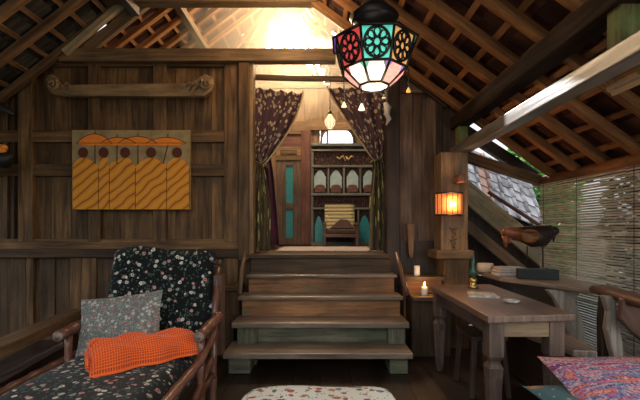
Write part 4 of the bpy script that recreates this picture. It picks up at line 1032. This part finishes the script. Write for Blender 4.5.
# things on the shelf
cp = U(484, 267, 4.25); cp.z = SZ
mb = MB(); mb.lathe([(.05, 0), (.075, .01), (.082, .05), (.08, .095), (.072, .095), (.07, .03)], (X(485, 4.15), 4.15, SZ), 20, sx=1.0)
tag(make('cream_bowl', mb, M['cream']), 'cream woven bowl at the far end of the shelf', 'bowl')
zz = SZ; bx, by = X(509, 3.95), 3.95
for i, (w, h, m, lab) in enumerate(((.30, .03, 'paper', 'grey-covered book at the bottom of the stack beside the bowl'), (.27, .025, 'redpaper', 'reddish-brown book in the middle of the shelf stack'), (.24, .02, 'paper', 'thin pale book topmost on the shelf stack'))):
    a = R.uniform(-.2, .2); ex = Vector((math.cos(a), math.sin(a), 0)); ey = Vector((-math.sin(a), math.cos(a), 0))
    bk = thing('book', (bx, by, zz), lab, 'book', 'books stacked on the shelf')
    mb = MB(); mb.obox((bx, by, zz+h/2), ex*(w/2-.006), ey*.095, Vector((0, 0, h/2-.003))); make('pages', mb, M['white'], bk)
    mb = MB(); mb.obox((bx, by, zz+.0015), ex*w/2, ey*.1, Vector((0, 0, .0015))); mb.obox((bx, by, zz+h-.0015), ex*w/2, ey*.1, Vector((0, 0, .0015))); make('cover', mb, M[m], bk)
    zz += h
# bird on plinth
bd = thing('wooden_bird', (X(537, 3.6), 3.6, SZ), 'carved wooden bird with orange tail on a dark green plinth', 'sculpture')
YB_ = 3.6
c = Vector((X(537, YB_), YB_, SZ)); a = -.35; ex = Vector((math.cos(a), math.sin(a), 0)); ey = Vector((-math.sin(a), math.cos(a), 0))
mb = MB(); mb.obox(c+Vector((0, 0, .045)), ex*.165, ey*.06, Vector((0, 0, .045))); make('plinth', mb, M['greenbox'], bd, bevel=.005)
for px in (527.5, 543):
    mb = MB(); mb.tube([U(px, 267, YB_), U(px-.5, 246, YB_)], .006, 6); make('leg', mb, M['iron'], bd)
mb = MB(); mb.tube([U(504, 233.5, YB_), U(510, 233, YB_), U(520, 234, YB_), U(532, 236.5, YB_), U(542, 236, YB_), U(549, 231.5, YB_), U(553, 228.5, YB_)], [.035, .05, .065, .098, .10, .065, .04], 16, sx=.7); make('body', mb, M['birddark'], bd)
mb = MB(); mb.tube([U(502.5, 232, YB_-.01), U(510, 233, YB_-.01), U(521, 235, YB_-.01)], [.032, .056, .062], 14, sx=.8); mb.tube([U(505, 236, YB_-.02), U(506, 247, YB_-.02)], [.03, .012], 8); mb.tube([U(510, 238, YB_-.02), U(509, 243.5, YB_-.02)], [.02, .01], 8); make('tail', mb, M['birdorange'], bd)
mb = MB(); mb.sphere(U(530, 236, YB_-.045), .085, .045, .065); make('wing', mb, M['birdwing'], bd)
mb = MB(); mb.sphere(U(554, 231, YB_), .045, .035, .042); mb.tube([U(554, 232, YB_), U(553.5, 241.5, YB_)], [.022, .006], 8); make('head', mb, M['birddark'], bd)

# rustic armchair at right edge with cushions
rc = thing('rustic_armchair', (2.0, 2.5, 0), 'dark rustic armchair with carved frame at the right edge', 'chair')
mb = MB(); mb.tube([U(596, 289, 2.95), U(606, 291, 2.8), U(622, 296, 2.6), U(645, 303, 2.4), U(668, 312, 2.2)], [.045, .06, .055, .055, .05], 10, sx=1.0, sy=.75); make('armrest', mb, M['armwood'], rc)
mb = MB(); pts = [(605, 296), (610, 312), (608, 330), (612, 348), (616, 362), (625, 362), (623, 340), (619, 322), (617, 306), (618, 296)]
mb.prism([U(x, y, 2.62) for x, y in pts], (0, .06, 0), grain=(0, 0, 1)); tag(make('front_leg', mb, M['greywood'], rc, bevel=.01), 'pale wavy front support')
mb = MB(); mb.prism([U(603, 296, 2.70), U(609, 320, 2.70), U(610, 372, 2.70), U(602, 372, 2.70), U(601, 320, 2.70)], (0, .05, 0), grain=(0, 0, 1)); make('side_post', mb, M['beam'], rc, bevel=.008)
mb = MB(); mb.prism([U(624, 298, 2.5), U(660, 306, 2.5), U(660, 350, 2.5), U(646, 344, 2.5), U(632, 332, 2.5), U(621, 320, 2.5)], (0, .05, 0)); make('carved_panel', mb, M['armwood'], rc, bevel=.012)
mb = MB(); mb.box(1.45, 2.2, 1.40, 2.16, .23, .29, grain='x'); make('seat', mb, M['armwood'], rc, bevel=.01)
for x in (1.50, 2.12):
    for y in (1.46, 2.16): mb = MB(); mb.box(x-.03, x+.03, y-.03, y+.03, 0, .23); make('leg', mb, M['armwood'], rc, bevel=.005)
def pillow(name, c, w, h, t, rot, mat, label, puff=.5, n=22):
    def side(s):
        def f(u, v):
            a = 2*u-1; b = 2*v-1
            q = ((1-a*a)*(1-b*b))**puff
            pin = 1-.07*(b*b*(1-a*a)+a*a*(1-b*b))-0*q
            k = Vector((a*w/2*(1-.06*(1-b*b)), b*h/2*(1-.06*(1-a*a)), s*t/2*q))
            return Vector(c)+rot @ k
        return f
    mb = MB(); r = R.random()
    mb.grid(side(1), n, n, w, h, rnd=r)
    m2 = MB(); m2.grid(side(-1), n, n, w, h, rnd=r)
    b0 = len(mb.v); mb.v += m2.v; mb.f += [[b0+i for i in reversed(f)] for f in m2.f]; mb.uv += [list(reversed(u)) for u in m2.uv]; mb.rn += m2.rn; mb.sm += m2.sm
    o = make(name, mb, mat); tag(o, label, 'cushion'); return o
def rotm(x, y, z): return (Matrix.Rotation(z, 3, 'Z') @ Matrix.Rotation(y, 3, 'Y') @ Matrix.Rotation(x, 3, 'X'))
pillow('cushion', (1.64, 1.86, .455), .96, .60, .17, rotm(.36, -.0, -.02), M['patch'], 'large multicoloured woven cushion at the lower right corner')
pillow('cushion', (1.24, 1.84, .415), .34, .5, .09, rotm(.05, .03, .1), M['patch2'], 'blue and cream patterned cushion mostly under the multicoloured one')

# ------------------------------------------------------------ bench at left
bn = thing('plank_bench', (-2.1, 3.0, 0), 'long narrow wooden plank bench along the left side behind the daybed', 'bench')
mb = MB(); mb.prism([(-1.94, 2.3, .43), (-2.16, 3.66, .43), (-2.30, 3.68, .43), (-2.08, 2.2, .43)], (0, 0, .09), grain=(0, 1, 0)); make('seat_plank', mb, M['bench'], bn, bevel=.01)
for y in (2.45, 3.5):
    mb = MB(); mb.box(-2.22 if y > 3 else -2.09, -2.14 if y > 3 else -2.01, y-.05, y+.05, 0, .43, grain='z'); make('leg', mb, M['beam'], bn, bevel=.006)
mb = MB(); mb.beam((-2.06, 2.5, .22), (-2.18, 3.45, .22), .04, .08); make('stretcher', mb, M['beam'], bn)

# ------------------------------------------------------------ bamboo daybed
db = thing('bamboo_daybed', (-1.25, 2.3, 0), 'bamboo daybed with black floral mattress and raised floral back', 'daybed')
def bam(name, pts, r, lab=None):
    pts = [Vector(p) for p in pts]; P_ = []; Rr = []
    for a, b in zip(pts, pts[1:]):
        L_ = (b-a).length; n = max(1, int(L_/.16))
        for k in range(n):
            q = a.lerp(b, k/n); P_ += [q, q+(b-a).normalized()*.008, a.lerp(b, (k+.5)/n)]; Rr += [r*1.16, r, r*.97]
    P_.append(pts[-1]); Rr.append(r*1.05)
    mb = MB(); mb.tube(P_, Rr, 10); return make(name, mb, M['bamboo'], db)
def seatf(u, v):
    x = -1.66+.85*u; y = 1.35+1.55*v
    e = min(u, 1-u, .12)/.12; e = math.sin(e*math.pi/2)
    return Vector((x, y, .335+.09*e+.008*math.sin(v*15)*math.sin(u*4)))
mb = MB(); mb.grid(seatf, 36, 30, .85, 1.55)
mb.box(-1.65, -.82, 1.36, 2.89, .26, .335); make('mattress', mb, M['chaisefab'], db)
def backff(s):
    def f(u, v):
        x = -1.62+.03*(1-v)+ (.80+.0*v)*u; top = .70+.018*math.sin(u*math.pi*2+.6)-.05*(abs(2*u-1)**6)
        h = v*top; q = (max(0, 1-(2*u-1)**8)*max(0, 1-(2*v-1)**10))**.5
        if v > .9: q *= 1
        bulge = .055*q*(1+.12*math.sin(u*9)*math.sin(v*8))
        return Vector((x, 2.86+.30*v-s*bulge, .40+h))
    return f
mb = MB(); mb.grid(backff(1), 30, 26, .82, .74, rnd=.5); m2 = MB(); m2.grid(backff(-1), 30, 26, .82, .74, rnd=.5)
b0 = len(mb.v); mb.v += m2.v; mb.f += [[b0+i for i in reversed(f)] for f in m2.f]; mb.uv += m2.uv; mb.rn += m2.rn; mb.sm += m2.sm
make('backrest', mb, M['chaisefab'], db)
xr, xl = -.765, -1.70
bam('back_post', [(xr, 2.86, 0), (xr-.005, 2.90, .55), (xr-.012, 3.06, .95)], .024)
bam('back_post', [(xl+.03, 2.92, 0), (xl+.04, 2.96, .58)], .027)
bam('top_rail', [(xr-.03, 3.2, .98), (xl+.12, 3.2, .98)], .02)
bam('armrest', [(xr+.015, 2.95, .60), (xr+.015, 2.48, .575)], .036)
bam('armrest', [(xl+.05, 3.0, .60), (xl+.065, 2.50, .575)], .036)
for ax_ in (xr+.015, xl+.065):
    mb = MB(); mb.tube([(ax_, 2.478 if ax_ > -1 else 2.498, .575), (ax_, 2.470 if ax_ > -1 else 2.490, .575)], .033, 14); mb.tube([(ax_, 2.472 if ax_ > -1 else 2.492, .575), (ax_, 2.466 if ax_ > -1 else 2.486, .575)], .014, 10, rnd=0); tag(make('arm_end', mb, M['shelf'], db), 'paler cut end of the arm pole')
bam('arm_post', [(xr, 2.56, .0), (xr, 2.57, .56)], .026)
bam('arm_post', [(xl+.06, 2.60, 0), (xl+.06, 2.61, .56)], .024)
bam('side_rail', [(xr+.01, 2.90, .62), (xr+.03, 2.70, .50), (xr+.02, 2.45, .42), (xr, 1.9, .385), (xr, 1.36, .37)], .026)
bam('side_rail', [(xl+.01, 2.85, .38), (xl+.01, 1.36, .37)], .026)
bam('lower_rail', [(xr, 2.80, .33), (xr, 2.2, .12)], .022)
bam('lower_rail', [(xr, 2.85, .20), (xr, 1.4, .20)], .022)
for x in (xr, xl): bam('front_leg', [(x, 1.42, 0), (x, 1.42, .37)], .028)
mb = MB(); mb.sphere((xr-.01, 2.95, .44), .03, .09, .07); mb.box(-.80, -.74, 3.0, 3.12, .3, .9, grain='z'); make('back_brace', mb, M['armwood'], db, bevel=.01)
pillow('cushion', (-1.35, 2.70, .60), .56, .42, .15, rotm(math.radians(66), 0, 0) @ Matrix.Rotation(.13, 3, 'Z'), M['greypillow'], 'grey paisley cushion leaning against the floral back of the daybed')
# orange folded throw, two rolls
th = thing('orange_throw', (-1.05, 2.45, .43), 'bright orange waffle-weave throw rolled up on the daybed', 'blanket')
def roll(p0, p1, r, squash):
    p0 = Vector(p0); p1 = Vector(p1); d = (p1-p0).normalized(); s = Vector((-d.y, d.x, 0)).normalized()
    L_ = (p1-p0).length
    def f(u, v):
        a = 2*math.pi*u; rr_ = r*(1+.06*math.sin(3*a+v*5)+.03*math.sin(v*21))
        e = max(.0, 1-(abs(2*v-1))**14)**.5*.25+.75
        return p0+d*(L_*v)+s*(rr_*e*math.cos(a)*1.15)+Vector((0, 0, rr_*e*squash*math.sin(a)*(1.15 if math.sin(a) > 0 else .9)))
    mb.grid(f, 28, 34, 2*math.pi*r, L_)
    for base, t in ((p0, 0), (p1, 1)):   # spiral ends
        for k in range(3):
            q = 1-.3*k; mb.tube([base+s*(r*q*.8*math.cos(j*.6))+Vector((0, 0, r*q*.7*math.sin(j*.6)*squash)) for j in range(11)], r*.16, 6)
def throwf(s_):
    p0 = Vector((-1.33, 2.28, .43)); p1 = Vector((-.83, 2.66, .45)); d = p1-p0; L_ = d.length; d.normalize(); sd = Vector((-d.y, d.x, 0))
    def f(u, v):
        b = -math.cos(math.pi*v); a = 2*u-1
        end = max(0, 1-abs(a)**12)**.5
        hw = (.135-.015*u+.008*math.sin(u*13))*(.80+.2*end)
        lob = max(0, math.sin(math.pi*v))**.62
        groove = .50*math.exp(-((b+.12*u)/.13)**2)*max(0, 1-u*1.25)
        hgt = (.185-.05*u)*(.35+.65*end)*(lob-groove*.7)+.010*math.sin(u*17+b*3)*lob+.006*math.sin(b*15+u*6)*lob
        z = hgt if s_ > 0 else 0
        return p0+d*(L_*u)+sd*(b*hw+.008*math.sin(u*19))+Vector((0, 0, z))
    return f
mb = MB(); mb.grid(throwf(1), 60, 40, .62, .46, rnd=.5)
make('folded_cloth', mb, M['waffle'], th)
mb = MB()
for c_ in ((-1.345, 2.33, .49), (-1.275, 2.215, .485)):
    c_ = Vector(c_)
    mb.tube([c_+Vector((-.02+.002*k, -.0, 0))+Vector((.06, -.085, 0)).normalized()*((.052-.0028*k)*math.cos(k*.55))+Vector((0, 0, (.048-.0026*k)*math.sin(k*.55))) for k in range(17)], .011, 6)
make('rolled_end', mb, M['waffle'], th)

# ------------------------------------------------------------ ottoman in the foreground
ot = thing('ottoman', (-.01, 1.72, 0), 'low ottoman with cream floral cushioned top in front of the steps', 'ottoman')
def topf(u, v):
    a = 2*u-1; b = 2*v-1
    ra = (abs(a)**7+abs(b)**7)**(1/7) if (a or b) else 0
    mx = max(abs(a), abs(b)) or 1
    k = mx/ra if ra else 1
    q = max(0, 1-mx**8)**.5
    return Vector((-.01+a*k*.385, 1.70+b*k*.38, .405+.05*q+.006*math.sin(a*5)*math.sin(b*6)))
mb = MB(); mb.grid(topf, 34, 34, .77, .76); make('cushion_top', mb, M['ottoman'], ot)
mb = MB(); mb.box(-.375, .355, 1.34, 2.06, .24, .41); make('upholstered_side', mb, M['ottoman'], ot, bevel=.04)
for x in (-.32, .30):
    for y in (1.40, 2.0): mb = MB(); mb.lathe([(.02, 0), (.03, .1), (.03, .24)], (x, y, 0), 10); make('leg', mb, M['tableleg'], ot)
# inner room lamp glow
light('inner_room_light', 'POINT', (0.1, 5.3, 2.7), 7, (1, .78, .55), .15)

# ------------------------------------------------------------ haze volume added to give lens bloom around the roof opening
m = bpy.data.materials.new('bloom_haze'); m.use_nodes = True; t = m.node_tree; t.nodes.clear()
vs = t.nodes.new('ShaderNodeVolumeScatter'); vs.inputs['Color'].default_value = (1, .9, .75, 1); vs.inputs['Density'].default_value = .20; vs.inputs['Anisotropy'].default_value = .3
oo = t.nodes.new('ShaderNodeOutputMaterial'); t.links.new(vs.outputs[0], oo.inputs['Volume'])
mb = MB(); mb.sphere((-.45, 5.6, 3.85), 1.5, 1.15, 1.05, 24, 14)
tag(make('haze', mb, m), 'golden haze added to spread the glare under the roof opening', 'haze', kind='stuff')
